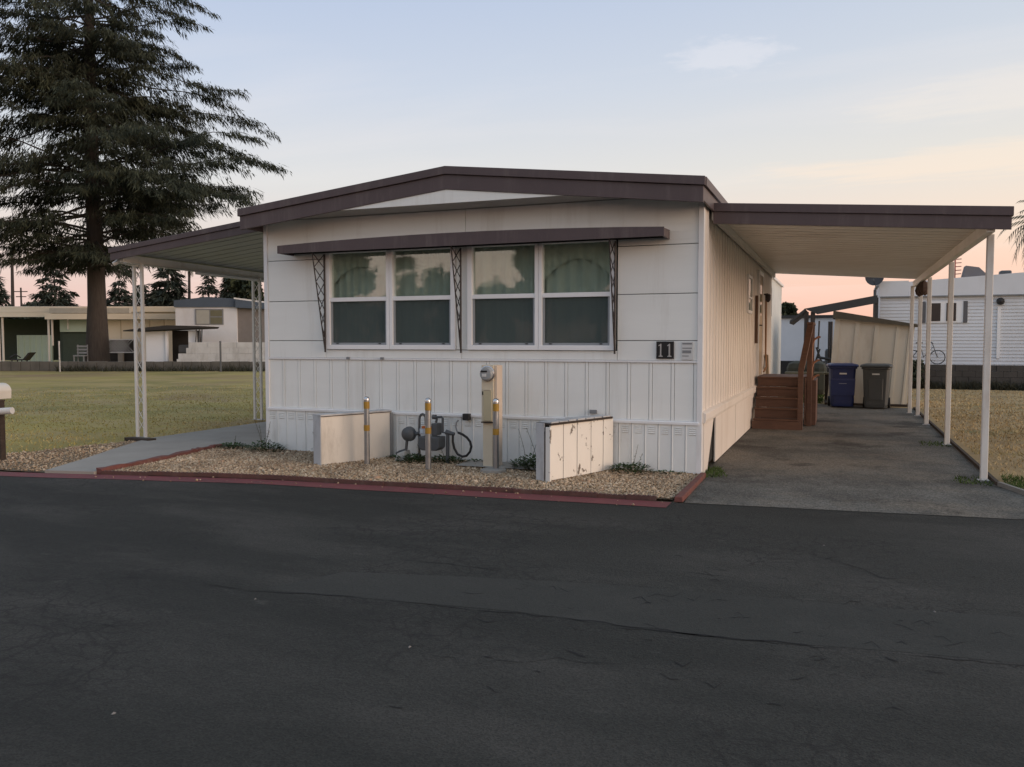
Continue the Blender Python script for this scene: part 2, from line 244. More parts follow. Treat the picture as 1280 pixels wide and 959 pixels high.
# ------------------------------------------------------------------ mesh helpers
def wl(o):
    v = Vector((0, 0, 0))
    while o: v += o.location; o = o.parent
    return v
class MB:
    def __init__(s): s.v = []; s.f = []
    def add(s, vs, fs):
        k = len(s.v); s.v += [tuple(map(float, p)) for p in vs]; s.f += [tuple(i + k for i in f) for f in fs]; return s
    def hexa(s, p): return s.add(p, [(3, 2, 1, 0), (4, 5, 6, 7), (0, 1, 5, 4), (1, 2, 6, 5), (2, 3, 7, 6), (3, 0, 4, 7)])   # bottom ring, top ring
    def box(s, x0, x1, y0, y1, z0, z1):
        return s.hexa([(x0, y0, z0), (x1, y0, z0), (x1, y1, z0), (x0, y1, z0), (x0, y0, z1), (x1, y0, z1), (x1, y1, z1), (x0, y1, z1)])
    def prism(s, poly, z0, z1):
        n = len(poly); vs = [(x, y, z0) for x, y in poly] + [(x, y, z1) for x, y in poly]
        return s.add(vs, [tuple(range(n - 1, -1, -1)), tuple(range(n, 2 * n))] + [(i, (i + 1) % n, n + (i + 1) % n, n + i) for i in range(n)])
    def prismy(s, poly, y0, y1):      # polygon in x,z pushed along y
        n = len(poly); vs = [(x, y0, z) for x, z in poly] + [(x, y1, z) for x, z in poly]
        return s.add(vs, [tuple(range(n)), tuple(range(2 * n - 1, n - 1, -1))] + [((i + 1) % n, i, n + i, n + (i + 1) % n) for i in range(n)])
    def prismx(s, poly, x0, x1):      # polygon in y,z pushed along x
        n = len(poly); vs = [(x0, y, z) for y, z in poly] + [(x1, y, z) for y, z in poly]
        return s.add(vs, [tuple(range(n - 1, -1, -1)), tuple(range(n, 2 * n))] + [(i, (i + 1) % n, n + (i + 1) % n, n + i) for i in range(n)])
    def tube(s, pts, rad, n=8, cap=True):
        pts = [Vector(p) for p in pts]; rs = rad if isinstance(rad, (list, tuple)) else [rad] * len(pts); base = len(s.v); a = None
        for i, p in enumerate(pts):
            t = (pts[min(i + 1, len(pts) - 1)] - pts[max(i - 1, 0)]).normalized()
            if a is None:
                a = t.orthogonal().normalized()
            else:
                a = (a - t * a.dot(t)); a = a.normalized() if a.length > 1e-6 else t.orthogonal().normalized()
            b = t.cross(a)
            for j in range(n):
                q = p + (a * math.cos(2 * math.pi * j / n) + b * math.sin(2 * math.pi * j / n)) * rs[i]; s.v.append(tuple(q))
        for i in range(len(pts) - 1):
            for j in range(n):
                u, v = base + i * n + j, base + i * n + (j + 1) % n; s.f.append((u, v, v + n, u + n))
        if cap:
            s.f.append(tuple(base + j for j in range(n - 1, -1, -1))); k = base + (len(pts) - 1) * n; s.f.append(tuple(k + j for j in range(n)))
        return s
    def lathe(s, c, prof, n=14, axis='z'):
        base = len(s.v)
        for r, h in prof:
            for j in range(n):
                a = 2 * math.pi * j / n; u, v = r * math.cos(a), r * math.sin(a)
                s.v.append({'z': (c[0] + u, c[1] + v, c[2] + h), 'y': (c[0] + u, c[1] - h, c[2] + v), 'x': (c[0] + h, c[1] + u, c[2] + v)}[axis])
        for i in range(len(prof) - 1):
            for j in range(n):
                p, q = base + i * n + j, base + i * n + (j + 1) % n; s.f.append((p, q, q + n, p + n))
        s.f.append(tuple(base + j for j in range(n - 1, -1, -1))); k = base + (len(prof) - 1) * n; s.f.append(tuple(k + j for j in range(n)))
        return s
    def mesh(s, name, m, smooth=False, off=(0, 0, 0)):
        me = bpy.data.meshes.new(name); o = Vector(off)
        me.from_pydata([tuple(Vector(p) - o) for p in s.v], [], s.f); me.materials.append(m)
        if smooth:
            me.polygons.foreach_set('use_smooth', [True] * len(me.polygons))
        me.update(); return me
    def build(s, name, m, parent=None, smooth=False, bevel=0., world=True, loc=None):
        off = wl(parent) if (parent and world) else Vector((0, 0, 0))
        if loc is not None: off = Vector(loc)
        me = s.mesh(name, m, smooth, off); o = bpy.data.objects.new(name, me); COL.objects.link(o)
        if parent: o.parent = parent
        if loc is not None: o.location = Vector(loc) - (wl(parent) if parent else Vector((0, 0, 0)))
        if smooth: shade(o)
        if bevel:
            q = o.modifiers.new('bevel', 'BEVEL'); q.width = bevel; q.segments = 2; q.limit_method = 'ANGLE'; q.angle_limit = R(40)
        return o
def shade(o, ang=40):
    me = o.data; me.polygons.foreach_set('use_smooth', [True] * len(me.polygons))
    try:
        me.set_sharp_from_angle(angle=R(ang))
    except Exception: pass
def np_mesh(name, V, F, m):
    """V (n,3) array, F (k,3) or (k,4) array"""
    me = bpy.data.meshes.new(name); V = np.asarray(V, np.float32); F = np.asarray(F, np.int32); k = F.shape[1]
    me.vertices.add(len(V)); me.vertices.foreach_set('co', V.ravel())
    me.loops.add(F.size); me.loops.foreach_set('vertex_index', F.ravel())
    me.polygons.add(len(F)); me.polygons.foreach_set('loop_start', np.arange(0, F.size, k, dtype=np.int32))
    me.update(calc_edges=True); me.materials.append(m); return me
def tag(o, label=None, cat=None, group=None, kind=None):
    if label: o['label'] = label
    if cat: o['category'] = cat
    if group: o['group'] = group
    if kind: o['kind'] = kind
    return o
def empty(name, loc=(0, 0, 0), rz=0, label=None, cat=None, group=None):
    o = bpy.data.objects.new(name, None); COL.objects.link(o); o.location = loc; o.rotation_euler = (0, 0, rz); o.empty_display_size = .2
    return tag(o, label, cat, group)
def piece(me, name, loc, parent, rz=0., sc=None):
    o = bpy.data.objects.new(name, me); COL.objects.link(o); o.parent = parent; o.location = Vector(loc) - (wl(parent) if parent else Vector((0, 0, 0)))
    if rz: o.rotation_euler = (0, 0, rz)
    if sc: o.scale = sc
    return o
def copy_tree(o, parent=None):
    kids = [c for c in o.children]
    c = o.copy(); COL.objects.link(c); c.parent = parent
    for k in kids: copy_tree(k, c)
    return c
def sheet(name, poly, z, m, parent=None):
    o = MB().add([(x, y, z) for x, y in poly], [tuple(range(len(poly)))]).build(name, m, parent)
    if not parent: o['kind'] = 'structure'
    return o
def inside(P, poly):
    x, y = P[:, 0], P[:, 1]; r = np.zeros(len(P), bool); n = len(poly)
    for i in range(n):
        x0, y0 = poly[i]; x1, y1 = poly[(i + 1) % n]
        if y0 == y1: continue
        r ^= ((y0 > y) != (y1 > y)) & (x < (x1 - x0) * (y - y0) / (y1 - y0) + x0)
    return r
# ------------------------------------------------------------------ setting: ground, road, drive, path, lawns
_E = [gp(x, y)[:2] for x, y in ((0, 590), (320, 599), (640, 616.5), (836, 627.8), (862, 629.5), (1110, 638.5), (1280, 650))]
def yedge(X):
    if X <= _E[0][0]: return _E[0][1] + (X - _E[0][0]) * .10
    for a, b in zip(_E[:-1], _E[1:]):
        if X <= b[0]: return a[1] + (b[1] - a[1]) * (X - a[0]) / (b[0] - a[0])
    return _E[-1][1] + (X - _E[-1][0]) * .12
sheet('ground', [(-700, -700), (700, -700), (700, 700), (-700, 700)], -.012, M['dirt'])
road = sheet('road', [(-70, yedge(-70) - 13), (0, -6), (70, yedge(70) - 13)] + [(X, yedge(X)) for X in (70, 20)] + [tuple(e) for e in _E[::-1]] + [(-70, yedge(-70))], 0.0, M['asphalt'])
xs = [X for X in np.arange(-40, -1.5, .5)] + [-1.52]
st = MB()
for a, b in zip(xs[:-1], xs[1:]):
    j = lambda X: .012 * math.sin(X * 9.1) + .008 * math.sin(X * 23.7)
    st.add([(a, yedge(a) - .30 + j(a), .004), (b, yedge(b) - .30 + j(b), .004), (b, yedge(b) - .012, .004), (a, yedge(a) - .012, .004)], [(0, 1, 2, 3)])
stripe = st.build('red_curb_stripe', M['redpaint']); stripe['kind'] = 'structure'
# cracks in the road surface: ragged sunken seams, each a part of the road
pt = [(330, 737), (480, 750), (640, 764), (760, 781), (880, 795), (1020, 807), (1150, 817), (1300, 832), (1420, 843), (1420, 790), (1280, 772), (1100, 760), (900, 742), (760, 731), (600, 722), (430, 715)]
sheet('repair_strip', [tuple(gp(x, y)[:2]) for x, y in pt], .0012, M['asphalt_patch'], road)
crackm = mat('crack_fill', (.012, .012, .012), .95)
def crack(pts, wd, seed, name='crack', amp=.035):
    rr = random.Random(seed); b = MB(); P = []
    for i in range(len(pts) - 1):
        (x0, y0), (x1, y1) = pts[i], pts[i + 1]; n = max(2, int(math.hypot(x1 - x0, y1 - y0) / .07))
        for k in range(n): t = k / n; P.append((x0 + (x1 - x0) * t, y0 + (y1 - y0) * t))
    P.append(pts[-1]); n = len(P); L = []
    for i, (x, y) in enumerate(P):
        e = math.sin(math.pi * min(1, max(0, i / (n - 1)))) ** .4
        dy = amp * (1.6 * mnoise.noise((x * 1.3, seed * 3.1, 0)) + 1.0 * mnoise.noise((x * 5, seed, 2)) + .7 * mnoise.noise((x * 15, seed, 5)))
        wv = wd * e * max(.04, .15 + 1.7 * mnoise.noise((x * 2.1, seed + 9, 1)) + .7 * rr.random())
        L.append((x, y + dy, wv))
    vs = [(x, y - q / 2, .0025) for x, y, q in L] + [(x, y + q / 2, .0025) for x, y, q in L]
    b.add(vs, [(i, i + 1, n + i + 1, n + i) for i in range(n - 1)])
    return b.build(name, crackm, road)
G = lambda *p: [tuple(gp(x, y)[:2]) for x, y in p]
crack(G((150, 722), (330, 738), (640, 765), (800, 787), (1020, 808)), .020, 1)
crack(G((770, 783), (880, 795), (1020, 808)), .034, 8)
crack(G((1000, 806), (1150, 818), (1280, 831), (1400, 842)), .016, 2)
crack(G((460, 697), (560, 705), (630, 714)), .012, 3)
crack(G((180, 647), (230, 652)), .012, 4)
crack(G((640, 705), (800, 715), (960, 722)), .008, 5, amp=.09)
crack(G((960, 700), (1010, 690), (1100, 720), (1180, 733)), .010, 6, amp=.08)
crack(G((360, 806), (640, 823), (900, 850)), .007, 7, amp=.1)
rr = random.Random(5)
for k in range(120):
    x, y = rr.uniform(80, 1270), rr.uniform(668, 900)
    if k % 3: x, y = rr.uniform(640, 1270), rr.uniform(690, 850)
    l = rr.uniform(8, 34) * (y / 760); a = rr.uniform(-.35, .6)
    crack(G((x, y), (x + l * .5, y + l * .5 * a), (x + l, y + l * rr.uniform(-.2, .5))), rr.uniform(.007, .018), 20 + k, amp=.03)
chipm = mat('pale_road_chip', (.20, .19, .18), .9)
for k, (x, y) in enumerate([(319, 749), (512, 809), (1168, 765), (1030, 682), (142, 892)]):
    p = gp(x, y); c = MB().add([(p[0] + .007 * math.cos(a) * rr.uniform(.6, 1.5), p[1] + .011 * math.sin(a) * rr.uniform(.6, 1.4), .0) for a in np.arange(0, 6.2, 1.05)] + [(p[0], p[1], .008)], [(i, (i + 1) % 6, 6) for i in range(6)]); c.build('road_chip', chipm, road)
# drive
DRV = [(-1.40, yedge(-1.4)), (1.60, yedge(1.6)), (2.2, yedge(2.2)), (1.66, 10.4), (1.64, 21.6), (-.2, 22.4), (-1.5, 22.4), (-1.5, 9.9)]
sheet('driveway', DRV, .004, M['driveway'])
# lawns
LL = [(-10.25, 10.6), (-10.55, 9.25), (-10.7, 8.55), (-10.9, 7.9), (-12.5, 7.45), (-70, 1.6), (-90, 20), (-60, 60), (-10.4, 60), (-10.4, 18)]
sheet('left_lawn', LL, .0, M['lawn_green'])
LRt = [(1.72, 10.2), (2.0, yedge(2.0)+.25), (2.3, yedge(2.2)), (70, 16), (70, 32), (-12, 32), (-12, 24.5), (-1.5, 22.4), (-.2, 22.4), (1.7, 21.7)]
sheet('right_lawn', LRt, .0, M['lawn_dry'])
# path and porch slab
PATH = [(-8.92, yedge(-8.92)), (-8.28, yedge(-8.28)), (-8.36, 8.4), (-8.52, 9.35), (-8.62, 9.92), (-8.35, 10.12), (-7.78, 10.12), (-7.78, 18.5), (-10.32, 18.5), (-10.32, 10.35), (-10.18, 9.92), (-9.75, 9.0), (-9.3, 8.1)]
pth = MB().prism(PATH, -.01, .035).build('concrete_path', M['concrete']); pth['kind'] = 'structure'
# gravel beds
BED = [(X, yedge(X) + .085) for X in (-8.24, -7.6, -7, -6.4, -5.8, -5.2, -4.6, -4, -3.4, -2.8, -2.2, -1.53)] + [(-1.50, 9.97), (-8.2, 9.97), (-8.53, 9.75), (-8.43, 9.2), (-8.28, 8.3)]
sheet('gravel_bed', BED, .010, M['soil'])
LB = [(-70, yedge(-70) + .02), (-8.95, yedge(-8.95) + .02), (-9.33, 8.1), (-9.78, 9.0), (-10.22, 9.95), (-10.35, 10.6), (-10.62, 9.25), (-10.75, 8.5), (-10.95, 7.95), (-12.5, 7.5), (-70, 1.7)]
sheet('verge_bed', LB, .006, M['soil'])
def stones(name, poly, n, size, label, zb, m, edge=0.):
    P = RNG.uniform((min(p[0] for p in poly), min(p[1] for p in poly)), (max(p[0] for p in poly), max(p[1] for p in poly)), (n, 2)); P = P[inside(P, poly)]
    k = len(P); o8 = np.array([(1, 0, 0), (0, 1, 0), (-1, 0, 0), (0, -1, 0), (0, 0, 1), (0, 0, -1)], float)
    f8 = np.array([(0, 1, 4), (1, 2, 4), (2, 3, 4), (3, 0, 4), (1, 0, 5), (2, 1, 5), (3, 2, 5), (0, 3, 5)])
    sc = size * RNG.lognormal(0, .38, (k, 1, 1)) * RNG.uniform(.65, 1.2, (k, 1, 3)); sc[:, :, 2] *= .7
    V = o8[None] * sc * RNG.uniform(.75, 1.25, (k, 6, 1)); a = RNG.uniform(0, 6.28, k); t = RNG.normal(0, .35, k)
    c, s_ = np.cos(t)[:, None], np.sin(t)[:, None]; x, z = V[:, :, 0] * c - V[:, :, 2] * s_, V[:, :, 0] * s_ + V[:, :, 2] * c
    c, s_ = np.cos(a)[:, None], np.sin(a)[:, None]; V = np.stack([x * c - V[:, :, 1] * s_, x * s_ + V[:, :, 1] * c, z], 2)
    hz = np.array([mnoise.noise((p[0] * 1.7, p[1] * 1.7, 3)) for p in P]) * .012
    V += np.stack([P[:, 0], P[:, 1], zb + hz + RNG.uniform(0, size * .8, k)], 1)[:, None]
    F = (f8[None] + np.arange(k)[:, None, None] * 6).reshape(-1, 3)
    o = bpy.data.objects.new(name, np_mesh(name, V.reshape(-1, 3), F, m)); COL.objects.link(o); return tag(o, label, 'gravel', kind='stuff')
def stone_mat():
    m = bpy.data.materials.new('tan_gravel'); m.use_nodes = True; t = m.node_tree; N = t.nodes; L = t.links; b = N['Principled BSDF']; b.inputs['Roughness'].default_value = .85
    g = N.new('ShaderNodeNewGeometry'); r = N.new('ShaderNodeValToRGB'); e = r.color_ramp.elements
    cs = [(.0, (.17, .115, .07)), (.2, (.29, .205, .125)), (.45, (.40, .29, .185)), (.7, (.50, .375, .25)), (.88, (.58, .48, .36)), (1, (.33, .19, .11))]
    while len(e) < len(cs): e.new(.5)
    for i, (p, c) in enumerate(cs): e[i].position = p; e[i].color = (*c, 1)
    L.new(g.outputs['Random Per Island'], r.inputs[0])
    n = N.new('ShaderNodeTexNoise'); n.inputs['Scale'].default_value = 1.3; n.inputs['Detail'].default_value = 4; L.new(g.outputs['Position'], n.inputs['Vector'])
    mm = N.new('ShaderNodeMapRange'); mm.inputs[1].default_value = .3; mm.inputs[2].default_value = .7; mm.inputs[3].default_value = .72; mm.inputs[4].default_value = 1.3; L.new(n.outputs[0], mm.inputs[0])
    h = N.new('ShaderNodeHueSaturation'); L.new(mm.outputs[0], h.inputs['Value']); L.new(r.outputs[0], h.inputs['Color']); L.new(h.outputs[0], b.inputs['Base Color']); return m
M['stone'] = stone_mat()
stones('gravel', BED, 66000, .0108, 'tan decorative gravel filling the bed in front of the white home', .020, M['stone'])
SPILL = [(X, yedge(X) - .36) for X in np.arange(-8.2, -1.5, .6)] + [(X, yedge(X) + .03) for X in np.arange(-1.6, -8.3, -.6)]
stones('loose_gravel', SPILL, 170, .011, 'loose tan stones spilled over the red stripe onto the road', .006, M['stone'])
LBn = [(-16, yedge(-16) + .03), (-8.97, yedge(-8.97) + .03)] + LB[2:9] + [(-12.5, 7.5), (-16, 7.2)]
stones('gravel', LBn, 36000, .0108, 'tan gravel verge between the concrete path and the left lawn', .012, M['stone'])
# grass blades
def grass(name, poly, n, h, label, m, near=None, cell=None):
    P = RNG.uniform((min(p[0] for p in poly), min(p[1] for p in poly)), (max(p[0] for p in poly), max(p[1] for p in poly)), (n, 2)); P = P[inside(P, poly)]
    q = np.array([mnoise.noise((p[0] * .8, p[1] * .8, 7)) for p in P]); P = P[q > RNG.uniform(-1.1, .25, len(P))]; dd = np.hypot(P[:, 0], P[:, 1]); P = P[(h > .2) | (RNG.uniform(0, 1, len(P)) < np.clip((33 - dd) / 15, 0, 1))]; k = len(P)
    dist = np.hypot(P[:, 0], P[:, 1]); a = RNG.uniform(0, 6.28, k); H = h * RNG.uniform(.4, 1.3, k); W = .0035 + dist * .00035; ln = RNG.normal(0, .6, (k, 2)) * H[:, None]
    d = np.stack([np.cos(a) * W, np.sin(a) * W], 1)
    V = np.zeros((k, 3, 3)); V[:, 0, :2] = P - d; V[:, 1, :2] = P + d; V[:, 2, :2] = P + ln; V[:, 2, 2] = H
    F = np.arange(3 * k).reshape(-1, 3); o = bpy.data.objects.new(name, np_mesh(name, V.reshape(-1, 3), F, m)); COL.objects.link(o); return tag(o, label, 'grass', kind='stuff')
M['gblade'] = mat('olive_grass', (.46, .365, .115), .8, (.26, .23, .080), .16, .85, (.7, 1, 1), island=.4, spec=.15, dirt=(.50, .36, .17), dscale=.5, damt=.85, dstretch=(1, 1, 1), dsharp=(.46, .60))
M['dblade'] = mat('straw_grass', (.48, .35, .18), .8, (.31, .23, .12), .9, .8, island=.4, spec=.15, dirt=(.17, .19, .060), dscale=.42, damt=1.0)
M['fblade'] = mat('fresh_grass', (.085, .125, .035), .8, (.055, .085, .025), 1.5, .8, island=.35, spec=.15)
grass('lawn_grass', [(-10.5, 10.5), (-10.75, 8.7), (-11.1, 7.9), (-17, 7.2), (-30, 15), (-30, 30), (-10.5, 24)], 90000, .03, 'short olive lawn grass left of the porch', M['gblade'])
grass('dry_grass', [(1.78, 10.6), (1.9, 10.2), (8, 10.6), (12, 24), (12, 30.5), (1.8, 30.5)], 80000, .035, 'dry straw coloured grass right of the carport', M['dblade'])
grass('green_grass', [(1.72, 10.3), (2.05, 8.95), (3.2, 9.0), (4.2, 11.0), (1.8, 11.2)], 16000, .05, 'green grass patch beside the nearest carport post', M['fblade'])
grass('edge_grass', [(-1.5, 9.75), (-1.2, 9.9), (-1.35, 10.6), (-1.5, 10.6)], 500, .05, 'small green tuft at the foot of the front corner', M['fblade'])
grass('edge_grass', [(1.2, 10.45), (1.62, 10.35), (1.62, 11.0), (1.3, 10.95)], 420, .035, 'grass sprouting round the foot of the nearest carport post', M['fblade'])
grass('edge_grass', [(1.15, 14.0), (1.6, 14.0), (1.6, 14.5), (1.2, 14.6)], 300, .04, 'grass sprouting at the second carport post', M['fblade'])
grass('shade_grass', [(-1.4, 22.6), (-.4, 22.6), (-.4, 26), (-1.4, 26)], 5000, .06, 'green grass patch left of the tan shed', M['fblade'])
# board edging of the drive
eb = tag(MB().box(1.63, 1.67, 10.45, 21.6, 0, .045).build('edging_board', M['rot']), 'weathered timber edging between the drive and the dry lawn', 'edging')
eb2 = MB(); q0, q1 = Vector((1.66, 10.42, 0)), Vector((2.2, yedge(2.2) + .05, 0)); nn = Vector((q1.y - q0.y, -(q1.x - q0.x), 0)).normalized() * .02
eb2.hexa([q0 - nn, q1 - nn, q1 + nn, q0 + nn] + [p + Vector((0, 0, .05)) for p in (q0 - nn, q1 - nn, q1 + nn, q0 + nn)])
tag(eb2.build('edging_strip', mat('grey_edging', (.22, .21, .19), .9)), 'grey edging strip beside the green grass patch', 'edging')
# scalloped edging blocks along the road
ang_ = lambda X: math.atan(yedge(X + .3) - yedge(X)) if False else math.atan((yedge(X + .3) - yedge(X)) / .3)
er = empty('scalloped_edging', (-5, yedge(-5) + .05, 0), label='dark red scalloped edging blocks between gravel and road', cat='edging')
X = -8.2; k = 0
prof = [(0, 0)]
for i in range(6):
    for a in np.linspace(0, math.pi, 5)[:-1]: prof.append((.05 * i + .025 - .025 * math.cos(a), .034 + .015 * math.sin(a)))
prof += [(.298, .034), (.298, 0)]
em = MB().prismy(prof[::1], -.025, .025).mesh('edging_block', M['edging'])
ang = math.atan(.103)
while X < -1.72:
    piece(em, 'block', (X, yedge(X) + .045 + rr.uniform(-.006, .006), rr.uniform(-.008, .006)), er, ang_(X) + rr.uniform(-.02, .02)); X += .299 * math.cos(ang_(X))
# red rough curb along the path
rc = MB(); pts = [(-8.23, yedge(-8.23) + .03), (-8.31, 8.35), (-8.45, 9.2), (-8.53, 9.6), (-8.50, 9.86)]
ring = []
D = []
for i in range(len(pts) - 1):
    for t in np.linspace(0, 1, 9)[:-1]: D.append((pts[i][0] * (1 - t) + pts[i + 1][0] * t, pts[i][1] * (1 - t) + pts[i + 1][1] * t))
D.append(pts[-1])
for i, (x, y) in enumerate(D):
    j = [rr.uniform(-.012, .012) for _ in range(6)]
    ring += [(x - .055 + j[0], y, 0), (x - .05 + j[1], y, .065 + j[2]), (x + .035 + j[3], y, .07 + j[4]), (x + .05 + j[5], y, 0)]
n = len(D); rc.add(ring, [(4 * i + a, 4 * i + a + 1, 4 * i + a + 5, 4 * i + a + 4) for i in range(n - 1) for a in range(3)] + [(3, 2, 1, 0), (4 * n - 4, 4 * n - 3, 4 * n - 2, 4 * n - 1)])
tag(rc.build('rough_curb', M['redcurb'], smooth=False), 'rough red painted curb between concrete path and gravel', 'curb')
rb = MB(); a0, a1 = Vector((-1.55, 8.10, 0)), Vector((-1.50, 9.80, 0)); a0 = Vector((-1.44, 8.09, 0)); a1 = Vector((-1.45, 9.86, 0))
tag(MB().hexa([(-1.505, yedge(-1.5) + .02, 0), (-1.415, yedge(-1.41) + .02, 0), (-1.43, 9.86, 0), (-1.50, 9.86, 0), (-1.50, yedge(-1.5) + .025, .055), (-1.42, yedge(-1.41) + .025, .055), (-1.433, 9.855, .055), (-1.497, 9.855, .055)]).build('curb_board', M['redcurb'], bevel=.008), 'straight red curb between gravel bed and driveway', 'curb')
# ------------------------------------------------------------------ the mobile home
XL, XR, YF, YB = -7.75, -1.50, 9.93, 20.3
home = empty('mobile_home', (-4.62, 9.93, 0), label='white single-storey mobile home with brown fascia and number 11', cat='mobile home')
# inner walls (behind the siding), with the window openings left open
WIN = [(-6.70, -5.685), (-5.685, -4.70), (-4.53, -3.545), (-3.545, -2.55)]; WZ0, WZ1 = 1.48, 2.86
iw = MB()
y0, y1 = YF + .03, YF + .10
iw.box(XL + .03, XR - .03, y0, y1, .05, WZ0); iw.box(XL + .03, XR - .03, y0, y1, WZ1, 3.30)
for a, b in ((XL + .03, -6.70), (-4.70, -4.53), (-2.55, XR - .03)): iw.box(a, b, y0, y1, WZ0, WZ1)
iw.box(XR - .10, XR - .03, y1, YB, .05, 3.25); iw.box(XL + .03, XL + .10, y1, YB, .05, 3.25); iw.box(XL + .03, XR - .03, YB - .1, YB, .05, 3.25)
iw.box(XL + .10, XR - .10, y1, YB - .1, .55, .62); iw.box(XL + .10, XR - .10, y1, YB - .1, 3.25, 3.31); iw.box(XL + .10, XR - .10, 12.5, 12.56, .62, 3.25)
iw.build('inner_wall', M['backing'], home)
def panel(x0, x1, z0, z1): MB().box(x0 + .003, x1 - .003, YF, YF + .032, z0 + .004, z1 - .004).build('siding_panel', M['siding'], home, bevel=.004)
for z0, z1 in ((1.36, 1.60), (1.60, 2.16), (2.16, 2.74)):
    panel(XL + .06, -6.72, z0, z1); panel(-2.53, XR - .06, z0, z1)
panel(-6.72, -4.62, 1.36, 1.478); panel(-4.62, -2.53, 1.36, 1.478); panel(-4.70, -4.53, 1.478, 2.86)
for P_ in ([(XL + .063, 2.744), (-6.723, 2.744), (-6.723, 2.864), (-4.563, 2.864), (-4.563, 3.306), (XL + .063, 3.306)], [(-4.557, 2.864), (-2.527, 2.864), (-2.527, 2.744), (XR - .063, 2.744), (XR - .063, 3.306), (-4.557, 3.306)]):
    MB().prismy(P_, YF, YF + .032).build('siding_panel', M['siding'], home, bevel=.004)
# fine bead lines across the top panels
bl = MB()
for z in (2.80, 2.89, 2.98, 3.07, 3.16, 3.25): bl.box(XL + .07, -6.73 if z < 2.87 else -4.565, YF - .0035, YF + .001, z, z + .005); bl.box(-2.52 if z < 2.87 else -4.555, XR - .07, YF - .0035, YF + .001, z, z + .005)
bl.build('siding_bead', M['siding'], home)
for s in (0, 1):
    for z in (2.60, 2.66): pass
# sill trim, corner posts, band above the skirt
MB().box(XL + .055, XR - .055, YF - .012, YF + .03, 1.335, 1.362).build('sill_trim', M['trim'], home, bevel=.004)
MB().add([(XL, YF - .015, .0), (XL + .06, YF - .015, .0), (XL + .06, YF + .03, 0), (XL + .012, YF + .03, 0), (XL + .012, YF + .09, 0), (XL, YF + .09, 0)] + [(XL, YF - .015, 3.3), (XL + .06, YF - .015, 3.3), (XL + .06, YF + .03, 3.3), (XL + .012, YF + .03, 3.3), (XL + .012, YF + .09, 3.3), (XL, YF + .09, 3.3)],
         [(5, 4, 3, 2, 1, 0), (6, 7, 8, 9, 10, 11)] + [(i, (i + 1) % 6, 6 + (i + 1) % 6, 6 + i) for i in range(6)]).build('corner_trim', M['trim'], home)
MB().prism([(XR, YF + .09), (XR - .012, YF + .09), (XR - .012, YF + .03), (XR - .06, YF + .03), (XR - .06, YF - .015), (XR, YF - .015)][::-1], .0, 3.26).build('corner_trim', M['trim'], home)
# lower wall: vertical panels, a narrow raised batten at every joint
n = 23; pw = (XR - XL - .12) / n
pm = MB().box(.002, pw - .046, 0, .022, .642, 1.333).add([], []).mesh('lower_panel', M['siding']); bm_ = MB().prism([(pw - .046, .022), (pw - .040, -.0025), (pw - .006, -.0025), (pw, .022)], .642, 1.333).mesh('batten', M['siding'])
for i in range(n):
    x = XL + .06 + i * pw; piece(pm, 'wall_panel', (x, YF + .008 + rr.uniform(-.001, .001), 0), home); piece(bm_, 'batten', (x, YF + .008, 0), home)
MB().prismx([(YF - .030, .60), (YF + .03, .60), (YF + .03, .640), (YF - .012, .640), (YF - .030, .628)], XL + .04, XR - .03).build('skirt_band', M['trim'], home)
# skirt panels with pressed louvres
n = 38; sw = (XR - XL - .06) / n; vm = MB()
for q in range(4): vm.add([(.045, .0, .475 + q * .024), (.125, .0, .475 + q * .024), (.125, -.010, .487 + q * .024), (.045, -.010, .487 + q * .024), (.045, 0, .489 + q * .024), (.125, 0, .489 + q * .024)], [(0, 1, 2, 3), (3, 2, 5, 4)])
vmesh = vm.mesh('vent', M['skirt']); sm = MB().prism([(.002, .02), (.002, .0), (.010, -.006), (.020, 0), (sw - .002, 0), (sw - .002, .02)], .012, .598).mesh('skirt_panel', M['skirt'])
for i in range(n):
    x = XL + .03 + i * sw; y = YF - .006 + rr.uniform(-.006, .004); o = piece(sm, 'skirt_panel', (x, y, 0), home, rr.uniform(-.012, .012))
    v = bpy.data.objects.new('vent', vmesh); COL.objects.link(v); v.parent = o
# right side: vertical panels and battens
n = 38; pw = (YB - YF - .10) / n
pm = MB().box(-.022, 0, .002, pw - .046, .76, 3.25).mesh('side_panel', M['side_siding']); bm_ = MB().prism([(-.022, pw), (.010, pw - .006), (.010, pw - .040), (-.022, pw - .046)][::-1], .76, 3.25).mesh('side_batten', M['side_siding'])
for i in range(n):
    y = YF + .09 + i * pw; piece(pm, 'side_panel', (XR - .008 + rr.uniform(-.001, .001), y, 0), home); piece(bm_, 'batten', (XR - .008, y, 0), home)
MB().prismy([(XR - .03, .62), (XR + .035, .62), (XR + .045, .66), (XR + .045, .735), (XR - .03, .77)][::-1], YF + .03, YB).build('side_sill', M['side_siding'], home, bevel=.005)
for i, (a, b) in enumerate(((11.06, 13.3), (13.3, 15.6), (15.6, 18.0), (18.0, YB))):
    MB().box(XR - .012, XR + .006 + .004 * (i % 2), a + .003, b - .003, .015, .618).build('side_skirt', M['side_siding'], home)
MB().hexa([(XR - .02, YF + .092, .02), (XR + .02, YF + .10, .02), (XR + .012, 10.32, .0), (XR - .004, 10.32, .0), (XR - .02, YF + .092, .62), (XR + .012, YF + .10, .62), (XR + .010, 10.86, .618), (XR - .004, 10.86, .618)]).build('side_skirt', M['side_siding'], home)['label'] = 'bent skirting panel pulled away from the corner'
MB().box(XR - .03, XR - .006, 10.78, 11.055, .615, .62).build('side_skirt_cleat', M['side_siding'], home)
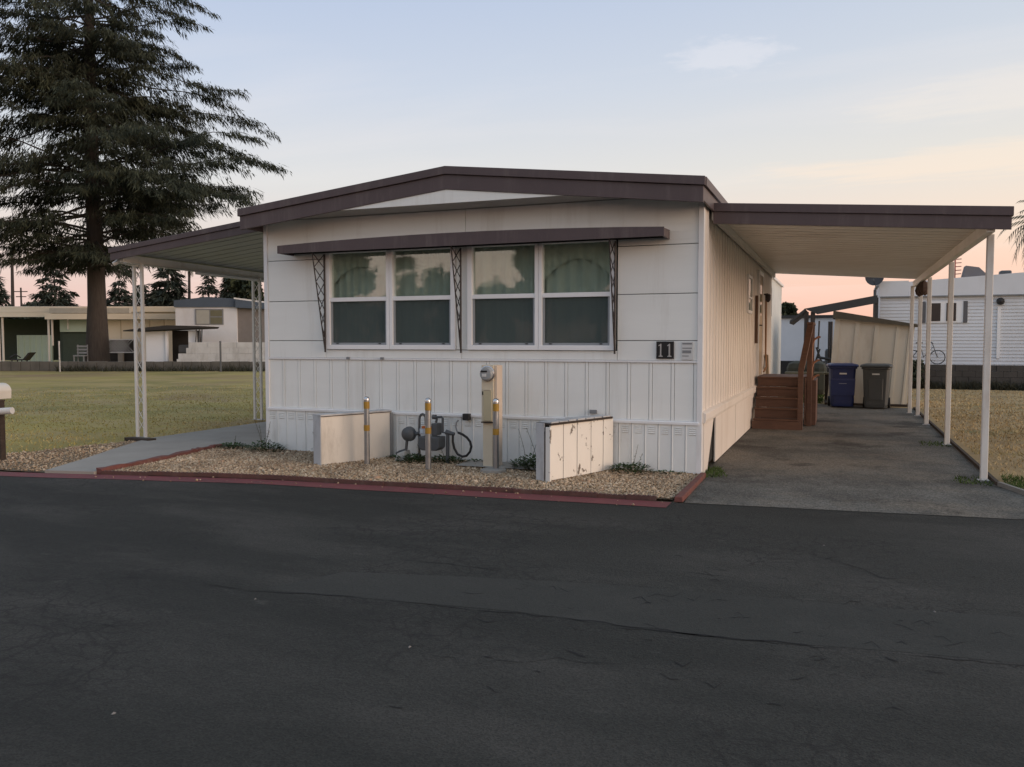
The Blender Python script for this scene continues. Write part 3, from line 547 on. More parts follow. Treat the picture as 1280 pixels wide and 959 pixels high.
# left and back walls
MB().box(XL, XL + .02, YF + .1, YB, .02, 3.25).build('left_wall', M['siding'], home); MB().box(XL + .02, XR - .02, YB, YB + .02, .02, 3.25).build('back_wall', M['siding'], home)
# roof: two slopes, sheet on top, two-step brown fascia
YO = 9.45; XA = -4.61; EXL, EXR = XL - .03, XR + .06
ZE, ZA = 3.42, 3.77
MB().prismy([(EXL, ZE - .045), (EXR, ZE - .045), (EXR, ZE - .012), (XA, ZA - .012), (EXL, ZE - .012)], YO + .04, YB + .25).build('roof', M['roofing'], home)
def arch(t0, t1, y0, y1, x0=EXL, x1=EXR): return MB().prismy([(x0, ZE - t1), (XA, ZA - t1), (x1, ZE - t1), (x1, ZE - t0), (XA, ZA - t0), (x0, ZE - t0)], y0, y1)
fa = arch(.0, .10, YO - .028, YO + .03, EXL - .02, EXR + .02).build('fascia', M['brown'], home, bevel=.005)
arch(.101, .285, YO, YO + .03).build('fascia', M['brown'], home, bevel=.004)
for x in (EXR, EXL):
    s = 1 if x == EXR else -1
    MB().box(min(x, x + s * .03), max(x, x + s * .03), YO + .032, YB + .2, ZE - .10, ZE).build('fascia', M['brown'], home, bevel=.004)
    MB().box(min(x, x - s * .025), max(x, x - s * .025), YO + .032, YB + .2, ZE - .26, ZE - .101).build('fascia', M['brown'], home, bevel=.004)
# white gable infill under the fascia and the flat soffit
t = .285; xi = lambda z: (ZA - t - z) / (ZA - ZE)
zs = 3.315; ka = (ZA - t - zs) / (ZA - ZE)
MB().prismy([(XA - ka * (XA - EXL), zs), (XA + ka * (EXR - XA), zs), (XA, ZA - t - .002)], YO + .012, YO + .028).build('gable_panel', M['siding'], home)
MB().box(EXL + .04, EXR - .04, YO + .031, YF + .10, 3.312, 3.33).build('soffit', M['soffit'], home)
rv = MB().box(-4.0, -3.45, 12.6, 13.2, 3.55, 3.98).build('roof_cooler', mat('pale_metal_box', (.42, .47, .50), .5), home, bevel=.02)
MB().hexa([(-4.04, 12.55, 3.98), (-3.41, 12.55, 3.98), (-3.41, 13.25, 3.98), (-4.04, 13.25, 3.98), (-3.9, 12.7, 4.04), (-3.45, 12.7, 4.07), (-3.45, 13.1, 4.07), (-3.9, 13.1, 4.04)]).build('cap', MATS['pale_metal_box'], rv)
# windows: each one sash over another, screen over the lower
folds = 26
for wi, (a, b) in enumerate(WIN):
    wdw = empty('window', (a, YF, WZ0)); wdw.parent = home; wdw.location = Vector((a, YF, WZ0)) - home.location
    fr = .045 if True else 0; L0 = a + (.07 if wi % 2 == 0 else .05); R0 = b - (.05 if wi % 2 == 0 else .07)
    f = MB(); f.box(a + .002, L0, YF - .028, YF + .07, WZ0 + .062, WZ1); f.box(R0, b - .002, YF - .028, YF + .07, WZ0 + .062, WZ1); f.box(a + .002, b - .002, YF - .032, YF + .07, WZ0, WZ0 + .062); f.box(L0, R0, YF - .028, YF + .07, WZ1 - .05, WZ1)
    f.build('frame', M['vinyl'], wdw, bevel=.005)
    zm = 2.165
    MB().box(L0, R0, YF - .02, YF + .055, zm - .025, zm + .032).build('meeting_rail', M['vinyl'], wdw, bevel=.005)
    lf = MB(); z0 = WZ0 + .062
    for x0, x1 in ((L0, L0 + .028), (R0 - .028, R0)): lf.box(x0, x1, YF - .002, YF + .035, z0, zm - .025)
    lf.box(L0 + .028, R0 - .028, YF - .002, YF + .035, z0, z0 + .03); lf.build('sash_frame', mat('grey_sash', (.30, .32, .34), .5), wdw)
    MB().box(L0, R0, YF + .030, YF + .034, zm + .032, WZ1 - .05).build('upper_pane', M['glass'], wdw)
    MB().box(L0 + .028, R0 - .028, YF + .026, YF + .030, z0 + .03, zm - .025).build('lower_pane', M['glass'], wdw)
    MB().add([(L0 + .028, YF + .012, z0 + .03), (R0 - .028, YF + .012, z0 + .03), (R0 - .028, YF + .012, zm - .025), (L0 + .028, YF + .012, zm - .025)], [(0, 1, 2, 3)]).build('insect_screen', M['screen'], wdw)
    for x in (L0 + .09, R0 - .13): MB().box(x, x + .035, YF - .010, YF - .002, z0 + .012, z0 + .026).build('sash_lock', M['black'], wdw)
    c = MB(); N_ = 90; xs_ = np.linspace(a + .01, b - .01, N_); ph = wi * 1.7
    rows = []
    for z in (WZ0 - .02, WZ1 + .05): rows += [(x, YF + .105 + .016 * math.sin(x * 46 + ph + math.sin(x * 5) * 2) + .010 * math.sin(x * 17 + ph), z) for x in xs_]
    c.add(rows, [(i, i + 1, N_ + i + 1, N_ + i) for i in range(N_ - 1)]); c.build('curtain', M['curtain'], wdw, smooth=True)
    if wi in (0, 3):
        v = MB(); rows = []
        for i, x in enumerate(xs_):
            t = (x - a) / (b - a); zb = 2.62 - .16 * (2 * t - 1) ** 2 * 2; rows.append((x, YF + .068 + .008 * math.sin(x * 60 + ph), zb))
        rows += [(x, YF + .068 + .008 * math.sin(x * 60 + ph), WZ1 + .03) for x in xs_]
        v.add(rows, [(i, i + 1, N_ + i + 1, N_ + i) for i in range(N_ - 1)]); v.build('valance', mat('valance_cloth', (.50, .53, .49), .9, (.38, .41, .37), 9, .8), wdw, smooth=True)
# awning over the windows
aw = empty('window_awning', (-4.6, YF, 2.8)); aw.parent = home; aw.location = Vector((-4.6, YF, 2.8)) - home.location
YA = 9.57
sag = lambda x: .058 * (1 - ((x + 4.6) / 2.7) ** 2)
fz = MB(); N_ = 13; X_ = np.linspace(-7.25, -1.90, N_)
ring = []
for x in X_: ring += [(x, YA, 2.80), (x, YA, 2.905 + sag(x)), (x, YA + .02, 2.905 + sag(x)), (x, YA + .02, 2.80)]
fz.add(ring, [(4 * i + p, 4 * i + 4 + p, 4 * i + 4 + (p + 1) % 4, 4 * i + (p + 1) % 4) for i in range(N_ - 1) for p in range(4)] + [(0, 1, 2, 3), (4 * N_ - 1, 4 * N_ - 2, 4 * N_ - 3, 4 * N_ - 4)])
fz.build('awning_fascia', M['brown'], aw)
at_ = MB(); ring = []
for x in X_: ring += [(x, YA + .021, 2.88 + sag(x)), (x, YF - .005, 2.895 + sag(x)), (x, YF - .005, 2.91 + sag(x)), (x, YA + .021, 2.895 + sag(x))]
at_.add(ring, [(4 * i + p, 4 * i + 4 + p, 4 * i + 4 + (p + 1) % 4, 4 * i + (p + 1) % 4) for i in range(N_ - 1) for p in range(4)] + [(0, 1, 2, 3), (4 * N_ - 1, 4 * N_ - 2, 4 * N_ - 3, 4 * N_ - 4)])
at_.build('awning_sheet', M['brown'], aw)
for x in (-7.25, -1.92): MB().prismx([(YA + .021, 2.80), (YF - .006, 2.80), (YF - .006, 2.89), (YA + .021, 2.88)], x, x + .02).build('end_cap', M['brown'], aw)
MB().box(-7.228, -1.922, YF - .035, YF - .005, 2.82, 2.88).build('wall_cleat', M['backing'], aw)
for x in (-6.70, -4.61, -2.55):
    b = MB(); t0, t1 = Vector((x, YF - .045, 2.80)), Vector((x, YF - .045, 1.44)); s0 = Vector((x, YA + .03, 2.80)); r_ = .0085
    b.tube([t0, t1], .013, 6); b.tube([s0, s0.lerp(t1, .97), t1], r_, 5)
    K = 6
    for i in range(K):
        u0, u1 = i / K * .86, (i + 1) / K * .86; A0, A1 = t0.lerp(t1, u0), t0.lerp(t1, u1); B0, B1 = s0.lerp(t1, u0), s0.lerp(t1, u1); 
        if i % 2 == 0: b.tube([A0, B1], .006, 4); b.tube([B0, A1], .006, 4)
        else: b.tube([B0, A1], .006, 4); b.tube([A0, B1], .006, 4)
    b.build('bracket', M['iron'], aw)
# number plaque and small notice
pl = tag(MB().box(-2.045, -1.835, YF - .022, YF - .002, 1.385, 1.592).build('number_plaque', M['num_black'], bevel=.004), 'black house number plaque with two metal numeral ones', 'sign')
one = [(-.022, 0), (.026, 0), (.026, .010), (.009, .016), (.009, .150), (.004, .158), (-.026, .136), (-.026, .128), (-.007, .132), (-.007, .016), (-.022, .010)]
for x in (-1.992, -1.888): MB().prismy([(x + a, 1.408 + b) for a, b in one], YF - .030, YF - .021).build('numeral', M['num_metal'], pl)
ntc = tag(MB().box(-1.745, -1.612, YF - .016, YF - .002, 1.375, 1.59).build('notice_plate', mat('notice_white', (.60, .61, .61), .5)), 'small white notice plate with grey text lines by the corner', 'sign')
for z, h, x1 in ((1.556, .018, -1.622), (1.506, .012, -1.622), (1.452, .034, -1.632), (1.415, .010, -1.66)): MB().box(-1.735, x1, YF - .0185, YF - .0155, z, z + h).build('text_line', M['greyprint'], ntc)
# outlets and small wall fittings
for x in (-6.37, -5.83): MB().box(x, x + .05, YF - .030, YF - .012, 1.345, 1.375).build('clip', M['greyprint'], home)
MB().box(-2.87, -2.78, YF - .025, YF + .0, .70, .745).build('wall_tag', M['greyprint'], home)
# side window and door with their fittings
wdw = empty('side_window', (XR, 14.85, 2.1)); wdw.parent = home; wdw.location = Vector((XR, 14.85, 2.1)) - home.location
f = MB(); f.box(XR - .02, XR + .03, 14.8, 14.86, 2.08, 2.74); f.box(XR - .02, XR + .03, 15.46, 15.52, 2.08, 2.74); f.box(XR - .02, XR + .03, 14.86, 15.46, 2.08, 2.13); f.box(XR - .02, XR + .03, 14.86, 15.46, 2.69, 2.74); f.box(XR - .02, XR + .025, 14.86, 15.46, 2.34, 2.37); f.build('frame', M['trim'], wdw)
MB().box(XR - .0, XR + .012, 14.86, 15.46, 2.13, 2.69).build('pane', M['glass'], wdw); MB().box(XR - .01, XR - .004, 14.86, 15.46, 2.13, 2.69).build('blind', M['greyprint'], wdw)
dr = empty('door', (XR, 17.0, .92)); dr.parent = home; dr.location = Vector((XR, 17.0, .92)) - home.location
f = MB(); f.box(XR - .02, XR + .04, 16.7, 16.78, .92, 2.96); f.box(XR - .02, XR + .04, 17.62, 17.70, .92, 2.96); f.box(XR - .02, XR + .04, 16.78, 17.62, 2.88, 2.96); f.build('door_frame', M['trim'], dr)
MB().box(XR - .0, XR + .02, 16.78, 17.62, .93, 2.88).build('door_leaf', mat('tan_door', (.46, .36, .25), .6), dr); MB().box(XR + .02, XR + .028, 17.0, 17.4, 2.1, 2.7).build('door_pane', M['glass'], dr)
MB().tube([(XR + .02, 16.86, 1.9), (XR + .075, 16.86, 1.9), (XR + .075, 16.96, 1.9)], .014, 6).build('handle', M['iron'], dr)
MB().box(XR + .004, XR + .05, 16.3, 16.42, 1.55, 2.45).build('cable_cover', mat('brown_cover', (.12, .07, .045), .6), home)
MB().lathe((XR + .09, 18.1, 2.45), [(.03, .12), (.06, .10), (.055, 0), (.02, -.05)], 8).tube([(XR, 18.1, 2.56), (XR + .09, 18.1, 2.57)], .015, 6).build('porch_lamp', M['iron'], home)
MB().tube([(XR + .02, 18.5, 2.6), (XR + .03, 18.5, 1.3), (XR + .06, 18.35, 1.05), (XR + .02, 18.2, .95)], .02, 6).build('cable', mat('orange_cable', (.24, .12, .05), .6), home)
# the addition behind
ad = empty('rear_addition', (-3.5, 23, 0), label='pale rear addition behind the carport end of the home', cat='shed')
MB().box(-5.5, -1.62, 20.6, 25.6, .0, 3.16).build('wall', M['siding'], ad); MB().box(-5.6, -1.56, 20.58, 25.68, 3.162, 3.22).build('roof', M['trim'], ad)
for y in np.arange(20.75, 25.5, .42): MB().box(-1.62, -1.60, y, y + .05, .05, 3.15).build('batten', M['siding'], ad)
MB().box(-1.618, -1.58, 21.1, 21.5, 2.2, 2.9).build('window', M['greyprint'], ad)
# ------------------------------------------------------------------ carport
cp = empty('carport', (0, 15, 0), label='attached carport with brown fascia and slim white posts', cat='carport')
CY0, CY1 = 10.30, 20.3; CX0, CX1 = XR + .05, 1.69
cz = lambda x: 3.255 + (x - CX0) / (CX1 - CX0) * (3.032 - 3.255)
def slope(x0, x1, y0, y1, t0, t1): return MB().hexa([(x0, y0, cz(x0) - t1), (x1, y0, cz(x1) - t1), (x1, y1, cz(x1) - t1), (x0, y1, cz(x0) - t1), (x0, y0, cz(x0) - t0), (x1, y0, cz(x1) - t0), (x1, y1, cz(x1) - t0), (x0, y1, cz(x0) - t0)])
slope(CX0, CX1 + .01, CY0 - .02, CY0 + .025, 0, .10).build('fascia', M['brown'], cp, bevel=.005); slope(CX0, CX1 - .005, CY0, CY0 + .025, .101, .245).build('fascia', M['brown'], cp, bevel=.004)
slope(CX1 - .02, CX1 + .01, CY0 + .026, CY1, 0, .10).build('fascia', M['brown'], cp)
npan = 33; pw = (CY1 - CY0 - .03) / npan
for i in range(npan):
    y = CY0 + .027 + i * pw; b = slope(CX0, CX1 - .025, y, y + pw - .045, .085, .10); b.v += slope(CX0, CX1 - .025, y + pw - .045, y + pw - .004, .045, .06).v
    b.f += [tuple(k + 8 for k in f) for f in b.f[:6]]; b.build('roof_pan', M['pan'], cp)
slope(CX0, CX1 - .03, CY0 + .027, CY1, .03, .04).build('roof_sheet', M['roofing'], cp)
MB().box(1.46, 1.54, CY0 + .05, CY1, 2.775, 2.90).build('edge_beam', M['pan'], cp, bevel=.004)
MB().box(CX0 - .02, CX0 + .03, CY0 + .03, CY1, 3.06, 3.15).build('wall_ledger', M['soffit'], cp)
hb = mat('hanging_junk', (.09, .06, .05), .9)
posts = [(1.55, 10.72), (1.55, 14.21), (1.55, 17.5), (1.56, 19.5), (1.45, 20.15)]
for i, (x, y) in enumerate(posts):
    MB().box(x - .036, x + .036, y - .036, y + .036, 0, 2.79).build('post', M['post'], cp, bevel=.008)
    MB().box(x - .06, x + .06, y - .06, y + .06, .004, .018).build('base_plate', M['galv'], cp)
for i in range(5):
    c = MB().lathe((1.53 + rr.uniform(-.05, .05), 18.2 + .16 * i, 2.62 + rr.uniform(-.06, .06)), [(.01, -.13), (.07, -.08), (.09, 0), (.06, .10), (.01, .14)], 7); tag(c.build('hanging_pot', hb), 'dark pot hanging under the carport edge behind the third post', 'pot', 'pots hanging under the carport edge')
# ------------------------------------------------------------------ left porch cover
pc = empty('porch_cover', (-9.2, 14, 0), label='sloping porch cover with brown fascia and white lattice posts', cat='porch')
PY0, PY1 = 9.85, 17.5; PX0, PX1 = -10.62, XL - .005
pxl = lambda y: -.076 * (y - 9.85)
pz = lambda x: 3.36 + (x - PX1) / (PX0 - PX1) * (3.035 - 3.36)
def pslope(x0, x1, y0, y1, t0, t1):
    a, b = (pxl(y0), pxl(y1)); c, d = (a, b) if x1 < -10 else (0, 0)      # the outer edge runs a little askew to the house
    return MB().hexa([(x0 + a, y0, pz(x0) - t1), (x1 + c, y0, pz(x1) - t1), (x1 + d, y1, pz(x1) - t1), (x0 + b, y1, pz(x0) - t1), (x0 + a, y0, pz(x0) - t0), (x1 + c, y0, pz(x1) - t0), (x1 + d, y1, pz(x1) - t0), (x0 + b, y1, pz(x0) - t0)])
def skew(b): b.v = [(x + pxl(y), y, z) for x, y, z in b.v]; return b
pslope(PX0 - .01, PX1 - .03, PY0 - .02, PY0 + .025, 0, .075).build('fascia', M['brown'], pc, bevel=.004); pslope(PX0 + .01, PX1 - .03, PY0, PY0 + .025, .076, .19).build('fascia', M['brown'], pc, bevel=.004)
pslope(PX0 - .01, PX0 + .02, PY0 + .026, PY1, 0, .11).build('fascia', M['brown'], pc)
n = 25; pw = (PY1 - PY0 - .03) / n
for i in range(n):
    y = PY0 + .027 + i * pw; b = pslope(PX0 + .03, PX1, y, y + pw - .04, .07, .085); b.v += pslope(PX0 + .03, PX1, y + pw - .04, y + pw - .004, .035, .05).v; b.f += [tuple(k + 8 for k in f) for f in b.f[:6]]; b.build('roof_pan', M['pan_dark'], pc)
pslope(PX0 + .03, PX1, PY0 + .027, PY1, .02, .03).build('roof_sheet', M['roofing'], pc)
skew(MB().box(-10.50, -10.42, PY0 + .08, PY1, 2.83, 2.945)).build('edge_beam', M['post'], pc, bevel=.004)
skew(MB().box(-10.40, -10.36, 11.6, PY1, 2.76, 2.80)).build('gutter_highlight', M['trim'], pc)  # pale strip standing in for the sky highlight along the gutter
skew(MB().box(-10.43, -10.36, PY0 + .08, PY1, 2.805, 2.828)).build('gutter_flange', M['pan_dark'], pc)
MB().tube([(-10.66, 9.95, 2.80), (-10.60, 10.02, 2.86), (-10.52, 10.1, 2.84), (-10.46, 10.25, 2.80)], [.03, .045, .05, .03], 7).build('downspout_elbow', M['post'], pc, smooth=True)
for y in (10.25, 13.46, 16.7):
    skew(MB().box(-10.535, -10.49, y - .02, y + .025, .03, 2.83)).build('post', M['post'], pc, bevel=.004); skew(MB().box(-10.375, -10.33, y - .02, y + .025, .03, 2.83)).build('post', M['post'], pc, bevel=.004)
    b = MB(); z = .15
    while z < 2.7:
        b.tube([(-10.49, y, z), (-10.375, y, z + .17), (-10.49, y, z + .34)], .007, 4); b.tube([(-10.375, y, z + .02), (-10.49, y, z + .19), (-10.375, y, z + .36)], .005, 4); z += .40
    skew(b).build('lattice_scroll', M['post'], pc); skew(MB().box(-10.56, -10.30, y - .05, y + .05, .035, .045)).build('base_plate', M['galv'], pc)
tag(MB().hexa([(-10.62, 10.05, .0), (-10.05, 9.97, .0), (-10.03, 10.12, 0), (-10.60, 10.2, 0), (-10.62, 10.05, .055), (-10.05, 9.97, .06), (-10.03, 10.12, .06), (-10.60, 10.2, .055)]).build('timber_offcut', M['rot']), 'dark timber offcut lying at the foot of the near porch post', 'timber')
# ------------------------------------------------------------------ wooden steps
ws = empty('wooden_steps', (-1.05, 16.5, 0), label='reddish brown wooden steps and landing against the side wall', cat='steps')
SX0, SX1 = XR + .05, -.66; yb = 15.68; run, rise = .185, .184
for i in range(5):
    y = yb + i * run; z = (i + 1) * rise
    MB().box(SX0 + .01, SX1 - .01, y + .02, y + .045, z - rise + .002, z - .032).build('riser', M['wood'], ws, bevel=.003)
    MB().box(SX0, SX1, y - .012, y + run + .015 if i < 4 else y + .14, z - .03, z).build('tread', M['wood'], ws, bevel=.005)
MB().box(SX0 - .015, SX1 + .03, yb - .05, yb - .015, .0, .15).build('bottom_plank', M['wood'], ws, bevel=.004)
y = yb + 4 * run + .145; z = 5 * rise
for k in range(9): MB().box(SX0, SX1 + .10, y + k * .142, y + k * .142 + .136, z - .03, z).build('deck_board', M['wood'], ws, bevel=.003)
yE = y + 9 * .142
for k in range(5): MB().box(SX1 + .06, SX1 + .085, yb + 4 * run - .05, yE, .03 + k * .176, .03 + k * .176 + .168).build('side_board', M['wood'], ws, bevel=.003)
MB().prismx([(yb, .0), (yb + .25, 0), (yb + 4 * run + .15, .80), (yb + 4 * run - .04, .90), (yb, .15)], SX1 + .002, SX1 + .04).build('stringer', M['wood'], ws)
def post(x, y, z0, z1, s=.045): MB().box(x - s, x + s, y - s, y + s, z0, z1).build('post', M['wood'], ws, bevel=.004)
px_ = SX1 + .10
post(SX1 + .02, yb + .04, 0, 1.12); post(px_ + .04, yb + 4 * run + .05, 0, 1.90); post(px_ + .04, yE - .06, 0, 1.90); post(px_ + .04, (yb + 4 * run + yE) / 2, 0, 1.84)
MB().hexa([(SX1 - .02, yb - .06, 1.07), (SX1 + .08, yb - .06, 1.07), (px_ + .10, yb + 4 * run + .08, 1.86), (px_ - .01, yb + 4 * run + .08, 1.86), (SX1 - .02, yb - .06, 1.12), (SX1 + .08, yb - .06, 1.12), (px_ + .10, yb + 4 * run + .08, 1.92), (px_ - .01, yb + 4 * run + .08, 1.92)]).build('handrail', M['wood'], ws, bevel=.004)
MB().box(px_ - .02, px_ + .10, yb + 4 * run, yE, 1.905, 1.945).build('handrail', M['wood'], ws, bevel=.004)
MB().box(px_ - .03, px_ + .0, yb + 4 * run, yE, 1.35, 1.44).build('mid_rail', M['wood'], ws, bevel=.003)
for k, (zz, yy) in enumerate(((1.62, 16.95), (1.18, 16.75), (.90, 16.6))):
    MB().tube([(px_ + .06, yy, zz - .42), (px_ + .07, yy, zz - .1), (px_ + .10, yy + .02, zz), (px_ + .17, yy + .05, zz + .05), (px_ + .21, yy + .06, zz + .05)], .022, 6).build('curved_grip', mat('worn_wood', (.26, .12, .07), .6), ws)
MB().box(px_ + .085, px_ + .16, yb + 4 * run + .1, yE - .1, .02, .86).build('side_box', M['wood'], ws)
tag(MB().hexa([(-1.42, 18.4, .0), (-1.38, 18.4, .0), (-1.36, 18.6, 0), (-1.40, 18.6, 0), (-1.48, 18.5, 1.32), (-1.42, 18.5, 1.30), (-1.42, 18.66, 1.26), (-1.48, 18.66, 1.28)]).build('leaning_plank', mat('pale_plank', (.30, .24, .17), .8)), 'pale plank leaning on the wall behind the steps', 'plank')
# ------------------------------------------------------------------ bins
def bin_(loc, rz, m, label, lip):
    t = empty('wheeled_bin', loc, rz, label, 'bin', 'wheeled bins in front of the tan shed')
    def ring(w, d, z, y=0, c=.05): return [(-w + c, -d + y, z), (w - c, -d + y, z), (w, -d + c + y, z), (w, d - c + y, z), (w - c, d + y, z), (-w + c, d + y, z), (-w, d - c + y, z), (-w, -d + c + y, z)]
    def loft(rs):
        b = MB(); v = [p for r_ in rs for p in r_]; n = 8
        return b.add(v, [(i * n + j, i * n + (j + 1) % n, (i + 1) * n + (j + 1) % n, (i + 1) * n + j) for i in range(len(rs) - 1) for j in range(n)] + [tuple(range(n - 1, -1, -1)), tuple((len(rs) - 1) * n + j for j in range(n))])
    bd = loft([ring(.235, .27, .03), ring(.25, .285, .10), ring(.285, .35, .93), ring(.315, .38, .935), ring(.315, .38, .975)]).build('body', m, t, bevel=.008, world=False)
    loft([ring(.26, .016, .30, -.310, .012), ring(.275, .016, .66, -.336, .012), ring(.275, .014, .70, -.336, .012)]).build('front_rib', m, t, world=False) if not lip else loft([ring(.15, .012, .22, -.302, .01), ring(.16, .012, .70, -.333, .01)]).build('front_panel', m, t, world=False)
    loft([ring(.34, .40, .977), ring(.345, .41, 1.0), ring(.33, .39, 1.035), ring(.25, .30, 1.055)]).build('lid', m, t, bevel=.006, world=False)
    MB().tube([(-.22, .42, .95), (.22, .42, .95)], .018, 6).build('handle', m, t, world=False)
    for s in (-.27, .27): MB().lathe((s - .03, .26, .125), [(.06, 0), (.125, .005), (.125, .055), (.06, .06)], 14, 'x').build('wheel', M['black'], t, world=False)
    MB().add([(-.08, -.350, .80), (.08, -.350, .80), (.08, -.3525, .835), (-.08, -.3525, .835)], [(0, 1, 2, 3)]).build('label_strip', M['print'], t, world=False)
    if not lip: MB().add([(-.09, -.354, .575), (.08, -.354, .575), (.08, -.354, .59), (-.09, -.354, .59)], [(0, 1, 2, 3)]).build('print_line', mat('dim_print', (.2, .22, .3), .6), t, world=False)
    return t
bin_((.06, 21.55, .004), R(4), M['blue_bin'], 'dark blue wheeled bin in front of the tan shed', 0); bin_((.82, 21.42, .004), R(-5), M['grey_bin'], 'grey wheeled bin in front of the tan shed', 1)
# ------------------------------------------------------------------ tan metal shed, leaning a little
sh = empty('garden_shed', (.65, 23.2, 0), label='tan ribbed metal shed with sloping dark roof, leaning right', cat='shed')
sk = lambda z: z * .075
def lean(b): b.v = [(x + sk(z), y, z) for x, y, z in b.v]; return b
s0, s1, sy0, sy1 = -.28, 1.52, 22.15, 24.3; ztop = lambda x: 2.18 - (x - s0) * .125
wds = [.12, .36, .10, .34, .10, .38, .08, .20, .05, .07]; x = s0; q = sum(wds)
for i, wd in enumerate(wds):
    wd = wd / q * (s1 - s0); dy = .0 if i % 2 == 0 else .022
    lean(MB().hexa([(x, sy0 + dy, .06), (x + wd, sy0 + dy, .06), (x + wd, sy0 + .06, .06), (x, sy0 + .06, .06), (x, sy0 + dy, ztop(x)), (x + wd, sy0 + dy, ztop(x + wd)), (x + wd, sy0 + .06, ztop(x + wd)), (x, sy0 + .06, ztop(x))])).build('wall_panel', M['shed'], sh, bevel=.004); x += wd
lean(MB().hexa([(s0, sy0 + .061, .06), (s0 + .03, sy0 + .061, .06), (s0 + .03, sy1, .06), (s0, sy1, .06), (s0, sy0 + .061, ztop(s0)), (s0 + .03, sy0 + .061, ztop(s0)), (s0 + .03, sy1, ztop(s0)), (s0, sy1, ztop(s0))])).build('side_wall', M['shedroof'], sh)
lean(MB().hexa([(s1 - .03, sy0 + .061, .06), (s1, sy0 + .061, .06), (s1, sy1, .06), (s1 - .03, sy1, .06), (s1 - .03, sy0 + .061, ztop(s1)), (s1, sy0 + .061, ztop(s1)), (s1, sy1, ztop(s1)), (s1 - .03, sy1, ztop(s1))])).build('side_wall', M['shed'], sh)
lean(MB().hexa([(s0 - .06, sy0 - .10, ztop(s0) - .02), (s1 + .12, sy0 - .10, ztop(s1) - .03), (s1 + .12, sy1 + .1, ztop(s1) + .002), (s0 - .06, sy1 + .1, ztop(s0) + .002), (s0 - .06, sy0 - .10, ztop(s0) + .16), (s1 + .12, sy0 - .10, ztop(s1) + .02), (s1 + .12, sy1 + .1, ztop(s1) + .04), (s0 - .06, sy1 + .1, ztop(s0) + .18)])).build('roof', M['shedroof'], sh)
MB().box(s0 - .05, s1 + .05, sy0 - .03, sy1, .004, .06).build('base_frame', M['rot'], sh)
# ------------------------------------------------------------------ utilities in the gravel bed
def bollard(x, y, h, label):
    t = empty('bollard', (x, y, 0), 0, label, 'bollard', 'steel bollards guarding the meters')
    MB().lathe((0, 0, 0), [(.0355, -.05), (.0355, h - .03)], 14).build('pipe', M['galv'], t, smooth=True, world=False)
    for z0, z1 in ((h - .135, h - .045), (h - .42, h - .345)): MB().lathe((0, 0, 0), [(.0385, z0), (.0385, z1)], 14).build('reflector_band', M['yellow'], t, smooth=True, world=False)
    MB().lathe((0, 0, h), [(.039, -.03), (.039, -.012), (.032, .008), (.018, .018), (.004, .021)], 14).build('cap', M['chrome'], t, smooth=True, world=False); return t
bollard(-5.61, 9.18, .87, 'leftmost steel bollard with yellow bands, before the plain screen wall'); bollard(-4.67, 9.06, .885, 'middle steel bollard with yellow bands, before the gas meter'); b3 = bollard(-3.83, 9.2, .89, 'rightmost steel bollard with yellow bands, before the beige meter pedestal')
tag(MB().lathe((-3.86, 9.2, .0), [(.17, 0), (.16, .05), (.12, .062), (.02, .065)], 9).build('concrete_footing', M['concrete']), 'round concrete footing at the rightmost bollard', 'footing')
# screen walls
def screen(near, far, wid, h, planks, name, label):
    t = empty('screen_wall', (*near, 0), label=label, cat='wall')
    u = Vector((far[0] - near[0], far[1] - near[1], 0)); L_ = u.length; u.normalize(); v = Vector((-u.y, u.x, 0))
    o = Vector((*near, 0))
    def bx(a0, a1, b0, b1, z0, z1, z1b=None, tilt=0):
        z1b = z1 if z1b is None else z1b; P = [(a0, b0), (a1, b0), (a1, b1), (a0, b1)]
        return MB().hexa([tuple(o + u * a + v * b + Vector((0, 0, z0))) for a, b in P] + [tuple(o + u * a + v * (b + tilt) + Vector((0, 0, (z1 if a == a0 else z1b)))) for a, b in P])
    bx(.02, L_, .025, wid - .02, 0, h - .03).build('core', M['backing'], t)
    if planks:
        e = [0, .20, .41, .63, .83, 1.0]; 
        for i in range(5):
            d = rr.uniform(-.004, .006); bx(e[i] * L_ + .004 + (.012 if i == 0 else 0), e[i + 1] * L_ - .006, d, .024, .03 + rr.uniform(0, .012), h - .022 - rr.uniform(0, .012), h - .024 - rr.uniform(0, .012)).build('plank', M['peel'], t, bevel=.003)
        bx(-.012, .012, -.012, .055, .0, h - .05, tilt=.0).build('corner_board', M['peel'], t, bevel=.003); bx(-.016, .006, .075, wid * .96, .01, h - .01).build('end_board', M['plytop'], t, bevel=.003)
        bx(-.008, .02, .056, .074, 0, h - .10).build('split', M['rot'], t)
        bx(0, L_ * .97, -.018, wid, h - .03, h - .006).build('top_board', M['rot'], t)
        for i in range(7):
            a = L_ * (i + .1) / 7.4; bx(a, a + L_ / 7.4 * rr.uniform(.75, .98), -.006 + rr.uniform(0, .015), wid - rr.uniform(0, .02), h - .006, h + rr.uniform(.004, .012)).build('flaking_paint', M['plytop'], t)
    else:
        bx(.0, L_, .0, .024, .0, h - .03).build('side_sheet', M['ply'], t, bevel=.003); bx(-.012, -.001, .0, wid, 0, h - .022).build('end_board', M['plytop'], t, bevel=.003)
        bx(-.012, L_, -.012, wid + .012, h - .021, h).build('top_board', M['plytop'], t, bevel=.003); bx(.0, L_, -.007, .0, h - .030, h - .0215).build('joint_line', M['rot'], t)
        bx(L_ - .025, L_ + .01, -.02, -.002, .02, h - .035).build('edge_strip', M['greyprint'], t)
screen((-6.08, 8.86), (-5.64, 9.86), .17, .665, False, 'a', 'plain cream plywood screen wall with grey top, left of the gas meter')
